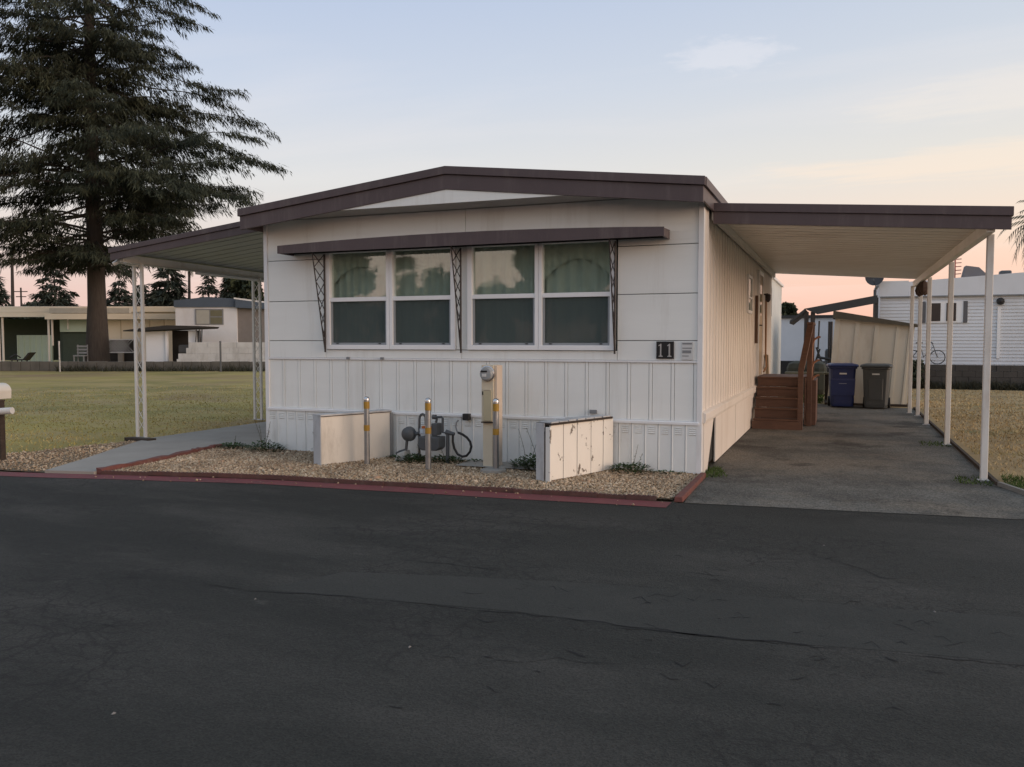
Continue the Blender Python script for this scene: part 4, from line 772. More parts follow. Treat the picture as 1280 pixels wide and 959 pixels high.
screen((-2.99, 8.75), (-2.56, 9.88), .20, .685, True, 'b', 'cream plank screen wall with rotten flaking top, right of the pedestal')
# beige electric pedestal
ep = empty('meter_pedestal', (-4.02, 9.5, 0), label='beige electric meter pedestal with round glass meter', cat='electric meter')
MB().box(-4.115, -3.955, 9.42, 9.62, .60, 1.30).build('upper_box', M['beige'], ep, bevel=.006); MB().box(-4.105, -3.975, 9.44, 9.62, .02, .599).build('lower_box', M['beige'], ep, bevel=.005)
MB().box(-3.954, -3.915, 9.44, 9.62, .02, 1.295).build('lit_side', mat('warm_lit_beige', (.62, .52, .42), .5), ep, bevel=.004)  # pedestal's right side as a slab, its warm light put into the colour
dq = MB().box(-4.085, -3.975, 9.405, 9.419, .61, .985).build('cover_door', mat('beige_door', (.45, .41, .28), .45), ep, bevel=.004); MB().box(-4.112, -3.958, 9.40, 9.419, .585, .6).build('door_lip', M['rot'], ep)
MB().box(-4.08, -3.99, 9.403, 9.419, .99, 1.005).build('door_hinge', M['beige'], ep)
for x in (-4.105, -4.092): MB().box(x, x + .006, 9.412, 9.4195, .93, .975).build('numeral', M['num_black'], ep)
MB().lathe((-4.030, 9.42, 1.195), [(.098, 0), (.098, .02), (.088, .024), (.088, .03)], 20, 'y').build('meter_ring', M['chrome'], ep, smooth=True)
mf = MB().lathe((-4.030, 9.39, 1.195), [(.083, 0), (.083, .02), (.070, .038), (.02, .042)], 20, 'y').build('meter_glass', mat('meter_face', (.34, .36, .37), .12, (.26, .28, .29), 8, .5), ep, smooth=True)
MB().box(-4.095, -4.01, 9.343, 9.358, 1.215, 1.235).build('dial_band', M['num_black'], mf); MB().box(-4.075, -4.02, 9.342, 9.357, 1.16, 1.195).build('name_plate', M['print'], mf)
sheet('utility_pad', [(-4.45, 9.35), (-3.15, 9.40), (-3.1, 9.86), (-4.45, 9.86)], .045, M['concrete'])
# gas meter
gm = empty('gas_meter', (-4.75, 9.6, 0), label='grey gas meter with round regulator and bent pipes', cat='gas meter')
yg = 9.62
def gx(px, py): p = CP + ray(px, py) * (yg / ray(px, py)[1]); return Vector(p)
def P2(*q): return [gx(495 + x / 9.59, 500 + y / 9.59) for x, y in q]
body = P2((440, 420), (555, 420), (550, 570), (445, 575)); c0 = gx(495 + 430 / 9.59, 560)
b = MB(); bx0, bx1, bz0, bz1 = gx(526.5, 0).x if False else P2((310, 0))[0].x, P2((555, 0))[0].x, P2((0, 575))[0].z, P2((0, 415))[0].z
bx0, bx1 = P2((310, 500))[0].x, P2((555, 500))[0].x
b.prismy([(bx0, bz0 + .04), (bx0 + .04, bz0), (bx1 - .04, bz0), (bx1, bz0 + .04), (bx1, bz1), (bx0, bz1)], yg - .10, yg + .10).build('meter_body', M['gas'], gm, bevel=.012)
t0, t1 = P2((450, 420), (520, 280)); MB().box(t0.x, t1.x, yg - .07, yg + .07, t0.z + .001, t1.z).build('meter_head', M['gas'], gm, bevel=.01)
t0, t1 = P2((320, 405), (455, 340)); MB().box(t0.x, t1.x, yg - .09, yg - .02, t0.z, t1.z).build('index_box', mat('index_pale', (.36, .40, .46), .5), gm, bevel=.006); MB().box(t0.x + .01, t0.x + .05, yg - .093, yg - .0905, t0.z + .02, t1.z - .01).build('index_label', mat('pale_blue_label', (.45, .55, .65), .5), gm)
MB().box(t0.x + .03, t1.x, yg - .088, yg - .02, t1.z + .001, t1.z + .03).build('orange_tag', mat('orange_tag', (.42, .12, .03), .6), gm)
p = P2((168, 405))[0]; MB().lathe((p.x, yg - .05, p.z), [(.085, -.06), (.098, -.045), (.098, -.03), (.09, -.01), (.09, .02), (.05, .05), (.02, .055)], 18, 'y').build('regulator', M['gas'], gm, smooth=True)
p0, p1 = P2((150, 470), (140, 590)); MB().tube([(p0.x, yg - .04, p0.z), (p1.x, yg - .04, p1.z)], .02, 8).build('vent_pipe', M['gas'], gm)
a = P2((140, 590), (60, 615), (20, 640)); MB().tube([(q.x, yg - .04, q.z) for q in a], .017, 7).build('ground_pipe', M['gas'], gm)
a = P2((280, 700), (280, 240), (285, 200), (300, 178), (320, 170), (340, 180), (355, 205), (358, 300)); MB().tube([(q.x, yg, max(q.z, .02)) for q in a], .017, 8).build('riser_loop', M['gas'], gm, smooth=True)
a = P2((230, 410), (290, 395)); MB().tube([(q.x, yg - .02, q.z) for q in a], .024, 8).build('pipe_union', M['gas'], gm)
a = P2((480, 270), (490, 230), (480, 208), (545, 205), (560, 215), (560, 390), (620, 395)); MB().tube([(q.x, yg, q.z) for q in a], .017, 8).build('outlet_pipe', M['gas'], gm, smooth=False)
a = P2((465, 205), (500, 215)); MB().lathe((a[0].x, yg, a[0].z), [(.03, -.03), (.03, .02)], 8, 'x').build('valve', M['gas'], gm)
a = P2((620, 370), (618, 760)); MB().tube([(a[0].x, yg, a[0].z), (a[1].x, yg, max(0, a[1].z))], .024, 8).build('stand_pipe', M['gas'], gm); a = P2((600, 385), (700, 410)); MB().tube([(q.x, yg, q.z) for q in a], [.035, .022], 8).build('pipe_tee', M['gas'], gm)
a = P2((690, 415), (688, 500), (705, 580), (745, 650), (800, 678), (850, 668), (890, 620), (905, 560), (890, 500), (850, 450), (800, 415), (745, 392))
hs = tag(MB().tube([(q.x, yg - .02 + .002 * i, q.z) for i, q in enumerate(a)], .016, 8).build('black_hose', M['black'], smooth=True), 'black flexible hose loop hanging right of the gas meter', 'hose')
a = P2((745, 395), (720, 370), (700, 330), (700, 275), (715, 250)); MB().tube([(q.x, yg + .02 * i, q.z) for i, q in enumerate(a)], .010, 6).build('cord', M['greyprint'], hs)
a = P2((712, 262), (788, 185)); MB().box(a[0].x, a[1].x, YF - .10, YF - .02, a[0].z, a[1].z).build('outlet_box', M['black'], hs, bevel=.006)
# ------------------------------------------------------------------ weeds along the wall
def weed(x, y, r, h, n, label, stems=3, sz=.035):
    t = empty('weed', (x, y, 0), 0, label, 'plant', 'weeds along the skirting'); V = []; F = []
    for i in range(n):
        a = rr.uniform(0, 6.28); q = r * math.sqrt(rr.random()); zz = .02 + h * .45 * rr.random() * (1 - q / r * .6); c = Vector((q * math.cos(a), q * .6 * math.sin(a), zz))
        dd = Vector((math.cos(a), math.sin(a), rr.uniform(.1, 1.0))).normalized(); sd = dd.cross(Vector((0, 0, 1))).normalized(); l = sz * rr.uniform(.6, 1.5); wv = l * .4
        k = len(V); V += [c, c + dd * l * .5 + sd * wv, c + dd * l, c + dd * l * .5 - sd * wv]; F.append((k, k + 1, k + 2, k + 3))
    MB().add(V, F).build('leaves', M['weed'], t, world=False)
    if stems:
        b = MB(); lf = MB()
        for i in range(stems):
            a = rr.uniform(0, 6.28); p = Vector((rr.uniform(-r, r) * .5, rr.uniform(-r, r) * .3, 0)); e = p + Vector((.35 * h * math.cos(a), .15 * h * math.sin(a), h * rr.uniform(.7, 1.1))); b.tube([p, p.lerp(e, .5) + Vector((.01, 0, .03)), e], [.004, .003, .002], 4)
            for j in range(7):
                c = p.lerp(e, .3 + .1 * j); q = rr.uniform(0, 6.28); dd = Vector((math.cos(q), math.sin(q), .3)) * sz * .7; sd = dd.cross(Vector((0, 0, 1))) * .45; lf.add([c, c + dd * .5 + sd, c + dd, c + dd * .5 - sd], [(0, 1, 2, 3)])
        b.build('stems', M['drystem'], t, world=False); lf.build('stem_leaves', M['weed'], t, world=False)
for a in [(-8.25, 9.80, .28, .22, 320, 'low weed clump at the end of the rough red curb', 1), (-7.60, 9.70, .32, .42, 420, 'weed clump with dry stems at the left front corner', 4), (-6.65, 9.80, .22, .38, 60, 'sparse tall weed left of the plain screen wall', 3), (-5.10, 9.50, .24, .30, 420, 'leafy weed under the gas regulator', 1),
          (-4.72, 9.66, .30, .22, 320, 'low weeds under the gas meter body', 1), (-4.35, 9.82, .16, .10, 60, 'thin weeds under the black hose', 0), (-3.42, 9.50, .32, .50, 900, 'dense bushy weed between pedestal and plank screen wall', 6), (-2.30, 9.74, .26, .34, 340, 'weed clump right of the plank screen wall', 2), (-1.85, 9.82, .18, .08, 60, 'low weeds near the front right corner', 0), (-5.50, 9.78, .15, .12, 70, 'small weed behind the leftmost bollard', 0)]: weed(*a)
drt = MB(); a = P2((30, 640), (160, 640)); drt.hexa([(a[0].x, 9.5, .03), (a[1].x, 9.5, .03), (a[1].x, 9.7, .03), (a[0].x, 9.7, .03), (a[0].x + .03, 9.52, .13), (a[1].x - .02, 9.52, .17), (a[1].x - .02, 9.68, .17), (a[0].x + .03, 9.68, .11)])
tag(drt.build('broken_concrete', mat('pale_rubble', (.42, .43, .42), .9, (.30, .30, .29), 8, .7), bevel=.015), 'pale broken concrete lump under the gas regulator', 'rubble')
# ------------------------------------------------------------------ mailbox at the left edge
mb_ = empty('mailbox', (-10.30, 7.75, 0), label='beige mailbox with white newspaper tube on a dark post', cat='mailbox')
MB().box(-10.375, -10.305, 7.715, 7.785, 0, .80).build('post', M['rot'], mb_, bevel=.005)
prof = [(-10.72, .82), (-10.43, .82), (-10.42, .93)] + [(-10.575 + .15 * math.cos(a), .93 + .10 * math.sin(a)) for a in np.linspace(.25, math.pi - .25, 9)] + [(-10.73, .93)]
MB().prismy(prof, 7.52, 7.98).build('box', mat('mailbox_beige', (.66, .63, .56), .5), mb_, bevel=.004); MB().box(-10.70, -10.45, 7.507, 7.519, .83, 1.0).build('door', MATS['mailbox_beige'], mb_, bevel=.003)
MB().tube([(-10.52, 7.6, .655), (-10.08, 7.72, .685)], .045, 12).build('newspaper_tube', M['print'], mb_, smooth=True)
MB().box(-10.60, -10.30, 7.70, 7.79, .801, .819).build('shelf', M['rot'], mb_)
# ------------------------------------------------------------------ trees
def conifer(name, base, H, rad, label, cat, seed, nb, twigs, sprays, crown0, m, sd_=None, vary=(.72, 1.18), lean=0., slen=.34, swid=.05, group=None, trunk_r=.6, asym=None, droop=.5, shape=.75, sparse=0., tm=None):
    rg = np.random.default_rng(seed); t = empty(name, base, 0, label, cat, group)
    tm = tm or M['bark']
    tr = MB(); K = 9; tr.tube([(lean * H * (i / K) ** 1.3, .12 * math.sin(i * 1.3) * trunk_r, H * i / K) for i in range(K + 1)], [trunk_r * (1.25 if i == 0 else 1) * (1 - .93 * (i / K)) + .02 for i in range(K + 1)], 12); tr.build('trunk', tm, t, smooth=True, world=False)
    lim = MB(); VV = []; 
    def env(u): return rad * (min(1, (u + .02) / .16) ** .5) * (1 - u) ** shape if u < 1 else 0
    zz = np.sort(crown0 + (H - crown0) * rg.uniform(0, 1, nb) ** 1.15); ga = 0
    for i, z in enumerate(zz):
        u = (z - crown0) / (H - crown0); ga += 2.399 + rg.normal(0, .3); L = max(.3, env(u) * rg.uniform(*vary))
        if sd_ is not None: L *= .88 + .75 * mnoise.noise((math.cos(ga) * 1.3, math.sin(ga) * 1.3, z * .33 + seed))
        up = rg.uniform(-.06, .24) * (1 if u > .25 else .7) + (rg.normal(0, .07) if sd_ is not None else 0)
        if sd_ is not None and i in (44, 52, 60): ga = PHI + (-.25, .1, .35)[(44, 52, 60).index(i)]; L = (9.9, 9.2, 8.9)[(44, 52, 60).index(i)]; up = .2
        n = 8; pts = []; dx, dy = math.cos(ga), math.sin(ga)
        for k in range(n + 1):
            s = k / n; pts.append(np.array([dx * L * s + lean * H * (z / H) ** 1.3, dy * L * s, z + L * (up * s - droop * .42 * s * s + .04 * math.sin(s * 7 + i))]))
        lim.tube(pts, [max(.015, trunk_r * .16 * (1 - u * .6) * (1 - .92 * k / n)) for k in range(n + 1)], 5, cap=False)
        pts = np.array(pts); nt_ = max(4, int(twigs * (L / rad) ** .8))
        for j in range(nt_):
            s = rg.uniform(.10, 1.0) ** .8; f = s * n; k0 = min(n - 1, int(f)); o = pts[k0] + (pts[k0 + 1] - pts[k0]) * (f - k0)
            sd = 1 if j % 2 else -1; an = ga + sd * rg.uniform(.35, 1.15) * (1.15 - .5 * s); l = L * .36 * (1.12 - s) * rg.uniform(.5, 1.2) + .25
            ex = np.array([math.cos(an), math.sin(an), 0]); m_ = max(3, int(sprays * min(1.6, l / (rad * .2))))
            q = rg.uniform(0, 1, m_); c = o + ex * (l * q)[:, None]; c[:, 2] += l * (.05 * q - droop * .45 * q * q) + rg.normal(0, .05 * l, m_)
            c += rg.normal(0, .04 * slen / .3, (m_, 3))
            a2 = an + rg.normal(0, .8, m_); dn = -rg.uniform(.15, 1.5, m_) * (.5 + (droop if sd_ is None else sd_)); dv = np.stack([np.cos(a2), np.sin(a2), dn], 1); dv /= np.linalg.norm(dv, axis=1)[:, None]
            ll = slen * rg.uniform(.5, 1.5, m_); b3 = rg.uniform(0, 6.28, m_); sv = np.stack([np.cos(b3), np.sin(b3), rg.normal(0, .3, m_)], 1) * (swid * rg.uniform(.6, 1.4, m_))[:, None]
            e = c + dv * ll[:, None]; md = c + dv * (ll * .45)[:, None]
            VV.append(np.stack([c, md + sv, e, md - sv], 1))
    lim.build('limbs', tm, t, world=False)
    V = np.concatenate(VV).reshape(-1, 3); F = np.arange(len(V)).reshape(-1, 4)
    o = bpy.data.objects.new('crown', np_mesh('crown', V, F, m)); COL.objects.link(o); o.parent = t; return t
asym_dir = PHI
def base(x, y, D):
    p = at(x, y, D); return (p[0], p[1], 0.)
bp_ = base(122, 452, 49)
conifer('cedar_tree', bp_, 34, 10.6, 'huge dark cedar tree with drooping branches beyond the left lawn', 'tree', 5, 305, 48, 46, 6.0, M['needle'], slen=.38, swid=.028, trunk_r=.54, droop=.46, shape=.60, sd_=.95, vary=(.6, 1.2))
def broad(name, base_, H, rad, label, seed, n, m, trunk=.2, size=.14, group=None, flat=1., cz0=.35):
    rg = np.random.default_rng(seed); t = empty(name, base_, 0, label, 'tree', group); tr = MB(); tr.tube([(0, 0, 0), (.05, .02, H * .3), (0, .05, H * .7)], [trunk, trunk * .7, trunk * .2], 8)
    C = []
    for i in range(16):
        a = rg.uniform(0, 6.28); q = rad * .75 * math.sqrt(rg.random()); z = H * rg.uniform(cz0, .92); C.append((q * math.cos(a) * (1.15 - z / H * .5), q * math.sin(a) * (1.15 - z / H * .5), z, rad * rg.uniform(.25, .5))); tr.tube([(0, .02, H * .28), (C[-1][0] * .6, C[-1][1] * .6, z * .8), C[-1][:3]], [trunk * .4, trunk * .2, .02], 5)
    tr.build('trunk', M['bark'], t, world=False); C = np.array(C); k = rg.integers(0, len(C), n); dv = rg.normal(0, 1, (n, 3)); dv /= np.linalg.norm(dv, axis=1)[:, None]
    P = C[k, :3] + dv * (C[k, 3] * rg.uniform(.5, 1.05, n))[:, None] * np.array([1, 1, flat]); u = rg.normal(0, 1, (n, 3)); u /= np.linalg.norm(u, axis=1)[:, None]; v = np.cross(u, rg.normal(0, 1, (n, 3))); v /= np.linalg.norm(v, axis=1)[:, None]
    s = size * rg.uniform(.5, 1.5, (n, 1)); V = np.stack([P - u * s, P + v * s * .6, P + u * s, P - v * s * .6], 1).reshape(-1, 3)
    o = bpy.data.objects.new('crown', np_mesh('crown', V, np.arange(len(V)).reshape(-1, 4), m)); COL.objects.link(o); o.parent = t; return t
def palm(base_, H, label, seed, r=.16, fl=1.6, nf=26, lean=0., dead=True, group=None):
    rg = random.Random(seed); t = empty('palm_tree', base_, 0, label, 'tree', group); MB().tube([(lean * (i / 6) ** 1.5, 0, H * i / 6) for i in range(7)], [r * (1.3 - .5 * i / 6) for i in range(7)], 8).build('trunk', M['bark'], t, smooth=True, world=False)
    V = []; F = []
    for i in range(nf):
        a = rg.uniform(0, 6.28); el = rg.uniform(-1.2, 1.1); c = Vector((lean, 0, H)); n = 8; prev = c; L = fl * rg.uniform(.7, 1.1)
        for k in range(n):
            s = (k + 1) / n; e2 = el - 1.1 * s * s; p = prev + Vector((math.cos(a) * math.cos(e2), math.sin(a) * math.cos(e2), math.sin(e2))) * L / n
            for sd in (-1, 1):
                for h in range(2):
                    o = prev.lerp(p, h * .5); tip = o + Vector((-math.sin(a) * sd, math.cos(a) * sd, -.7)) * L * .20 * (1 - .5 * s) + (p - prev) * 1.2; k0 = len(V); V += [o, o + (p - prev) * .35, tip]; F.append((k0, k0 + 1, k0 + 2))
            prev = p
    MB().add(V, F).build('crown', M['palm'], t, world=False); return t
BG = 'distant trees along the horizon'
def far(x, ytop, ybase, D, rpx): # height and radius from picture size
    return base(x, ybase, D), 1.6 + (426 - ytop) * D / 1040, rpx * D / 1040
for i, (x, yt, D, rp, lb, kw) in enumerate([(70, 328, 95, 36, 'layered distant conifer left of the cedar trunk', {}), (262, 341, 120, 24, 'small pointed distant conifer above the blue trailer', {}), (212, 330, 85, 30, 'dark conifer left of the blue trailer', dict(shape=.5)), (289, 338, 110, 20, 'slim distant conifer right of the small pointed one', {}), (-6, 345, 95, 26, 'distant conifer cut by the left picture edge', {}), (150, 352, 110, 26, 'hazy conifer right of the cedar trunk', dict(shape=.6)), (178, 356, 120, 20, 'hazy conifer behind the near porch post', dict(shape=.6))]):
    b_, H_, r_ = far(x, yt, 426, D, rp); conifer('conifer_tree', b_, H_, r_, lb, 'tree', 50 + i, 80, 14, 10, H_ * .22, M['needle2'], slen=.75, swid=.11, group=BG, trunk_r=.25, droop=.22, **({'shape': .8} | kw))
b_, H_, r_ = far(308, 345, 426, 80, 26); broad('leafy_tree', b_, H_, r_, 'dark round tree behind the blue trailer', 61, 9000, M['leaf'], size=.28, group=BG)
b_, H_, r_ = far(985, 372, 426, 75, 13); broad('leafy_tree', b_, H_, r_, 'small dark tree between the rear addition and the lean-to', 62, 5000, M['leaf'], size=.22, group=BG)
for i, (x, yt, D, lb, ln) in enumerate([(17, 312, 110, 'tall palm left of the layered conifer', 0), (110, 318, 120, 'leaning palm beside the cedar trunk', -.0), (237, 333, 120, 'palm rising left of the small pointed conifer', 0)]):
    b_, H_, r_ = far(x, yt, 426, D, 10); palm(b_, H_, lb, 70 + i, .20, 1.7, 24, 1.4 if i == 1 else .2, group='distant palms')
b_ = base(1312, 426, 42); palm(b_, 7.6, 'palm cut by the right picture edge', 79, .22, 2.6, 46, group=None)
for i, (x, D) in enumerate([(8, 100), (40, 105), (160, 100), (196, 100), (225, 110)]):
    b_, H_, r_ = far(x, 388 - (i % 2) * 6, 426, D, 24); broad('far_bush', b_, H_, r_, ['low hazy bush above the carport roof at the left picture edge', 'low hazy bush below the thin utility pole', 'low hazy bush just right of the cedar trunk', 'low hazy bush behind the near porch post', 'low hazy bush at the left end of the blue trailer'][i], 90 + i, 2500, M['leaf'], size=.3, group='far bushes', cz0=.25)
# utility pole far left
up_ = empty('utility_pole', base(28, 426, 115), PHI, 'thin wooden utility pole left of the layered conifer', 'pole'); MB().tube([(0, 0, 0), (0, 0, 8.9)], [.16, .11], 7).build('pole', M['bark'], up_, world=False)
for z, l in ((8.3, .9), (7.6, .7)): MB().box(-l, l, -.05, .05, z, z + .12).build('crossarm', M['bark'], up_, world=False)
# ------------------------------------------------------------------ left background
class Fr:
    """frame facing the camera at depth D: x along picture right, y away, origin at picture x=px on the ground"""
    def __init__(s, name, px, D, label, cat, group=None, py=452):
        s.D = D; s.px = px; s.t = empty(name, base(px, py, D), PHI, label, cat, group)
    def X(s, px): return (px - s.px) * s.D / 1040
    def Z(s, py): return HC + (426 - py) * s.D / 1040
    def box(s, n, m, x0, x1, y0, y1, d0, d1, p=None, bev=0): return MB().box(s.X(x0), s.X(x1), d0, d1, max(0, s.Z(y1)), s.Z(y0)).build(n, m, p or s.t, world=False, bevel=bev)
    def mb(s, n, b, m, p=None): return b.build(n, m, p or s.t, world=False)
cream = mat('cream_metal', (.84, .78, .66), .6, (.76, .70, .58), .5, .6); mint = mat('mint_wall', (.48, .60, .53), .6, (.42, .54, .47), 1, .6); dkgreen = mat('shaded_green_wall', (.06, .085, .07), .8)
wht = mat('trailer_white', (.72, .74, .78), .6, (.64, .66, .69), 1.2, .6, dirt=(.38, .36, .34), dscale=.8, damt=.4); bluef = mat('slate_blue_fascia', (.085, .115, .16), .6, (.07, .095, .13), 1, .5); dk = mat('dark_shed', (.035, .032, .030), .9); pwin = mat('pale_blind', (.42, .42, .38), .7)
# low kerb wall at the end of the lawn
kw = Fr('low_wall', 120, 44.0, 'long low grey wall along the far edge of the left lawn', 'wall', py=460); gry = mat('old_block', (.13, .12, .105), .95, (.085, .08, .07), 1.5, .8, bump=.5, bscale=6)
x = -260
while x < 345:
    kw.box('block', gry, x, x + 11.6, 452.0 + rr.uniform(-.3, .3), 480, rr.uniform(-.01, .02), .22, bev=.02); x += 11.9
sb = grass('wall_weeds', [tuple((at(x, 462, D))[:2]) for x, D in ((70, 43.2), (330, 43.2), (330, 43.9), (70, 43.9))], 9000, .35, 'dark weeds growing against the low grey wall', mat('dark_weed', (.045, .045, .028), .9, island=.4))
fp = empty('fence_post', base(75, 462, 42.6), 0, 'thin leaning grey post in front of the low wall', 'post'); MB().tube([(0, 0, 0), (-.02, 0, 1.55)], .045, 7).build('pipe', M['galv'], fp, world=False); MB().lathe((-.02, 0, 1.55), [(.05, -.03), (.05, .02), (.02, .04)], 7).build('cap', M['galv'], fp, world=False)
fp = empty('fence_post', base(276, 462, 42.9), 0, 'dark pipe post in front of the white block wall', 'post'); MB().tube([(0, 0, 0), (0, 0, 1.55)], .05, 7).build('pipe', M['gas'], fp, world=False); MB().lathe((0, 0, 1.55), [(.056, -.03), (.056, .02), (.02, .04)], 7).build('cap', M['gas'], fp, world=False)
# long cream home
lh = Fr('long_home', 100, 54, 'long cream mobile home with open dark carport behind the cedar trunk', 'mobile home')
lh.box('roof', cream, -160, 262, 384, 391, -1.0, 9, bev=.02); lh.box('roof_fascia', cream, -160, 77, 391.3, 397, -1.1, -.95); lh.box('roof_fascia', cream, 72, 262, 393, 400, -1.35, -1.1); lh.box('roof_panel', mat('pale_roof', (.55, .54, .50), .6), 78, 175, 386.5, 392.5, -1.36, -1.01)
lh.box('back_wall', dkgreen, -160, 132, 397, 452, 4, 4.2); lh.box('side_wall', dkgreen, 72, 75, 400, 452, .4, 4)  # shade inside the carport put into the dark green of these walls
lh.box('low_screen', mint, 15, 59, 419, 453, .6, .75)
for k in range(6): lh.box('screen_rib', mint, 16 + k * 7.4, 17 + k * 7.4, 419.5, 453, .52, .6)
lh.box('wall_panel', mint, 76, 112, 400, 415, .0, .2); lh.box('panel_strip', M['trim'], 86, 87.3, 399, 412, -.1, 0); lh.box('low_wall', dkgreen, 76, 112, 415.3, 453, .3, .5); lh.box('wall', cream, 132, 262, 400, 453, -.02, .3); lh.box('clerestory', cream, 132, 250, 386, 393, -.5, .2)
for k in range(6): lh.box('wall_seam', M['beige'], 152 + k * 18, 153 + k * 18, 400, 426, -.06, -.02)
for k, x in enumerate((4, 9.5, 14, 70.5, 75)):
    lh.mb('post', MB().tube([(lh.X(x + (-1.5 if k == 0 else 0)), -.8, lh.Z(396)), (lh.X(x + (3 if k == 0 else 0)), -.8, 0 if k != 4 else lh.Z(432))], .07, 6), M['post'])
lh.box('underside_shade', dk, 134, 172, 440, 453, -.2, .0); lh.box('pier', M['concrete'], 152, 158, 441, 453, -.5, -.3)  # dark box painted in for the shade beneath the home
lt = MB(); x0, x1, z0, z1 = lh.X(135), lh.X(170), lh.Z(440), lh.Z(425)
K = 9
for k in range(-5, K + 5):
    for s in (-1, 1):
        xa = x0 + (x1 - x0) * k / K; xb = xa + s * (z1 - z0)
        lo, hi = min(xa, xb), max(xa, xb)
        if lo < x0 - .01 or hi > x1 + .01: continue
        lt.hexa([(xa - .022, -.32 + .01 * s, z0), (xa + .022, -.32 + .01 * s, z0), (xa + .022, -.31 + .01 * s, z0), (xa - .022, -.31 + .01 * s, z0), (xb - .022, -.32 + .01 * s, z1), (xb + .022, -.32 + .01 * s, z1), (xb + .022, -.31 + .01 * s, z1), (xb - .022, -.31 + .01 * s, z1)])
lt.build('lattice', wht, lh.t, world=False); lh.box('lattice_shade', dk, 134, 171, 424, 440, -.2, -.03); lh.box('lattice_rail', wht, 135, 170, 424, 425.2, -.36, -.28); lh.box('lattice_rail', wht, 135, 170, 440, 441, -.36, -.28)  # dark box behind the lattice stands in for the shade there
# porch furniture in front of it
cg = Fr('garden_chair', 99, 48, 'grey slatted garden chair left of the cedar trunk', 'chair'); cz_ = cg.Z
for k in range(3): cg.box('back_slat', M['greyprint'], 93, 106, 432 + k * 4, 434.2 + k * 4, .3, .34)
cg.box('seat', M['greyprint'], 92.5, 106.5, 444, 445.5, -.1, .34)
for x in (93, 105): cg.box('leg', M['greyprint'], x, x + 1.2, 445.6, 459, -.1, -.04); cg.box('leg', M['greyprint'], x, x + 1.2, 431, 459, .345, .40)
lc = Fr('lounge_chair', 28, 48, 'black reclining lounge chair in front of the mint screen', 'chair')
lc.mb('seat', MB().hexa([(lc.X(16), -.3, lc.Z(450.5)), (lc.X(32), -.3, lc.Z(450.5)), (lc.X(32), .3, lc.Z(450.5)), (lc.X(16), .3, lc.Z(450.5)), (lc.X(16), -.3, lc.Z(449)), (lc.X(32), -.3, lc.Z(449)), (lc.X(32), .3, lc.Z(449)), (lc.X(16), .3, lc.Z(449))]), M['black']); lc.mb('backrest', MB().hexa([(lc.X(31), -.3, lc.Z(450.5)), (lc.X(33.5), -.3, lc.Z(450.5)), (lc.X(33.5), .3, lc.Z(450.5)), (lc.X(31), .3, lc.Z(450.5)), (lc.X(39), -.3, lc.Z(441)), (lc.X(42), -.3, lc.Z(440.5)), (lc.X(42), .3, lc.Z(440.5)), (lc.X(39), .3, lc.Z(441))]), M['black'])
for x in (18, 30): lc.box('leg', M['black'], x, x + 1, 450.6, 461, -.3, -.24); lc.box('leg', M['black'], x, x + 1, 450.6, 461, .24, .3)
lc.mb('armrest', MB().tube([(lc.X(17), -.32, lc.Z(447)), (lc.X(24), -.32, lc.Z(443)), (lc.X(30), -.32, lc.Z(447))], .04, 5), M['black'])
# slate blue trailer
bt = Fr('blue_trim_trailer', 262, 50, 'white trailer with slate blue fascia and one wide window', 'mobile home')
bt.mb('roof', MB().prismy([(bt.X(219.6), bt.Z(384.2)), (bt.X(297.4), bt.Z(384.2)), (bt.X(297.4), bt.Z(374)), (bt.X(262), bt.Z(371.6)), (bt.X(219.6), bt.Z(376))], -.12, 8), bluef)
bt.box('wall', wht, 220.5, 297, 384.3, 456, 0, .2); bt.mb('side_wall', MB().box(bt.X(297), bt.X(297) + 2.6, .12, .3, 0, bt.Z(385)), mat('tan_shade_wall', (.22, .20, .19), .7)); bt.mb('side_roof', MB().hexa([(bt.X(297.5), -.3, bt.Z(385)), (bt.X(345), -.3, bt.Z(387)), (bt.X(345), 3, bt.Z(387)), (bt.X(297.5), 3, bt.Z(385)), (bt.X(297.5), -.3, bt.Z(375)), (bt.X(345), -.3, bt.Z(381)), (bt.X(345), 3, bt.Z(380)), (bt.X(297.5), 3, bt.Z(374))]), bluef); bt.mb('roof_edge', MB().hexa([(bt.X(296), -.35, bt.Z(374.4)), (bt.X(345), -.35, bt.Z(380.6)), (bt.X(345), -.31, bt.Z(380.6)), (bt.X(296), -.31, bt.Z(374.4)), (bt.X(296), -.35, bt.Z(372.6)), (bt.X(345), -.35, bt.Z(378.8)), (bt.X(345), -.31, bt.Z(378.8)), (bt.X(296), -.31, bt.Z(372.6))]), M['trim'])
bw = bt.box('window', M['greyprint'], 245.5, 280.5, 386.5, 406, -.05, -.001); bt.box('pane', pwin, 247, 263, 388, 405, -.06, -.051, bw); bt.box('pane', mat('olive_pane', (.16, .155, .10), .4), 264.5, 279, 388, 395.5, -.06, -.051, bw); bt.box('pane', MATS['olive_pane'], 264.5, 279, 397, 405, -.06, -.051, bw)
# white block wall
ww = Fr('block_wall', 270, 45.5, 'white painted block wall below the blue trailer, broken at its left end', 'wall'); wb = mat('white_block', (.60, .60, .59), .9, (.46, .45, .43), 1.2, .8, bump=.4, bscale=5, dirt=(.22, .20, .17), dscale=1.5, damt=.7)
for r_ in range(5):
    y0 = 428 + r_ * 7; x = 236 if r_ < 2 else 221 + (2 if r_ == 2 else 0); x += (r_ % 2) * -6 if r_ < 2 else 0; x = max(x, 233 if r_ < 2 else 221); first = True
    while x < 345:
        l = 6 if (first and r_ % 2) else 12; first = False; ww.box('block', wb, x, x + l - .10, y0, y0 + 6.92 if r_ < 4 else 475, rr.uniform(-.015, .01), .22, bev=.006); x += l
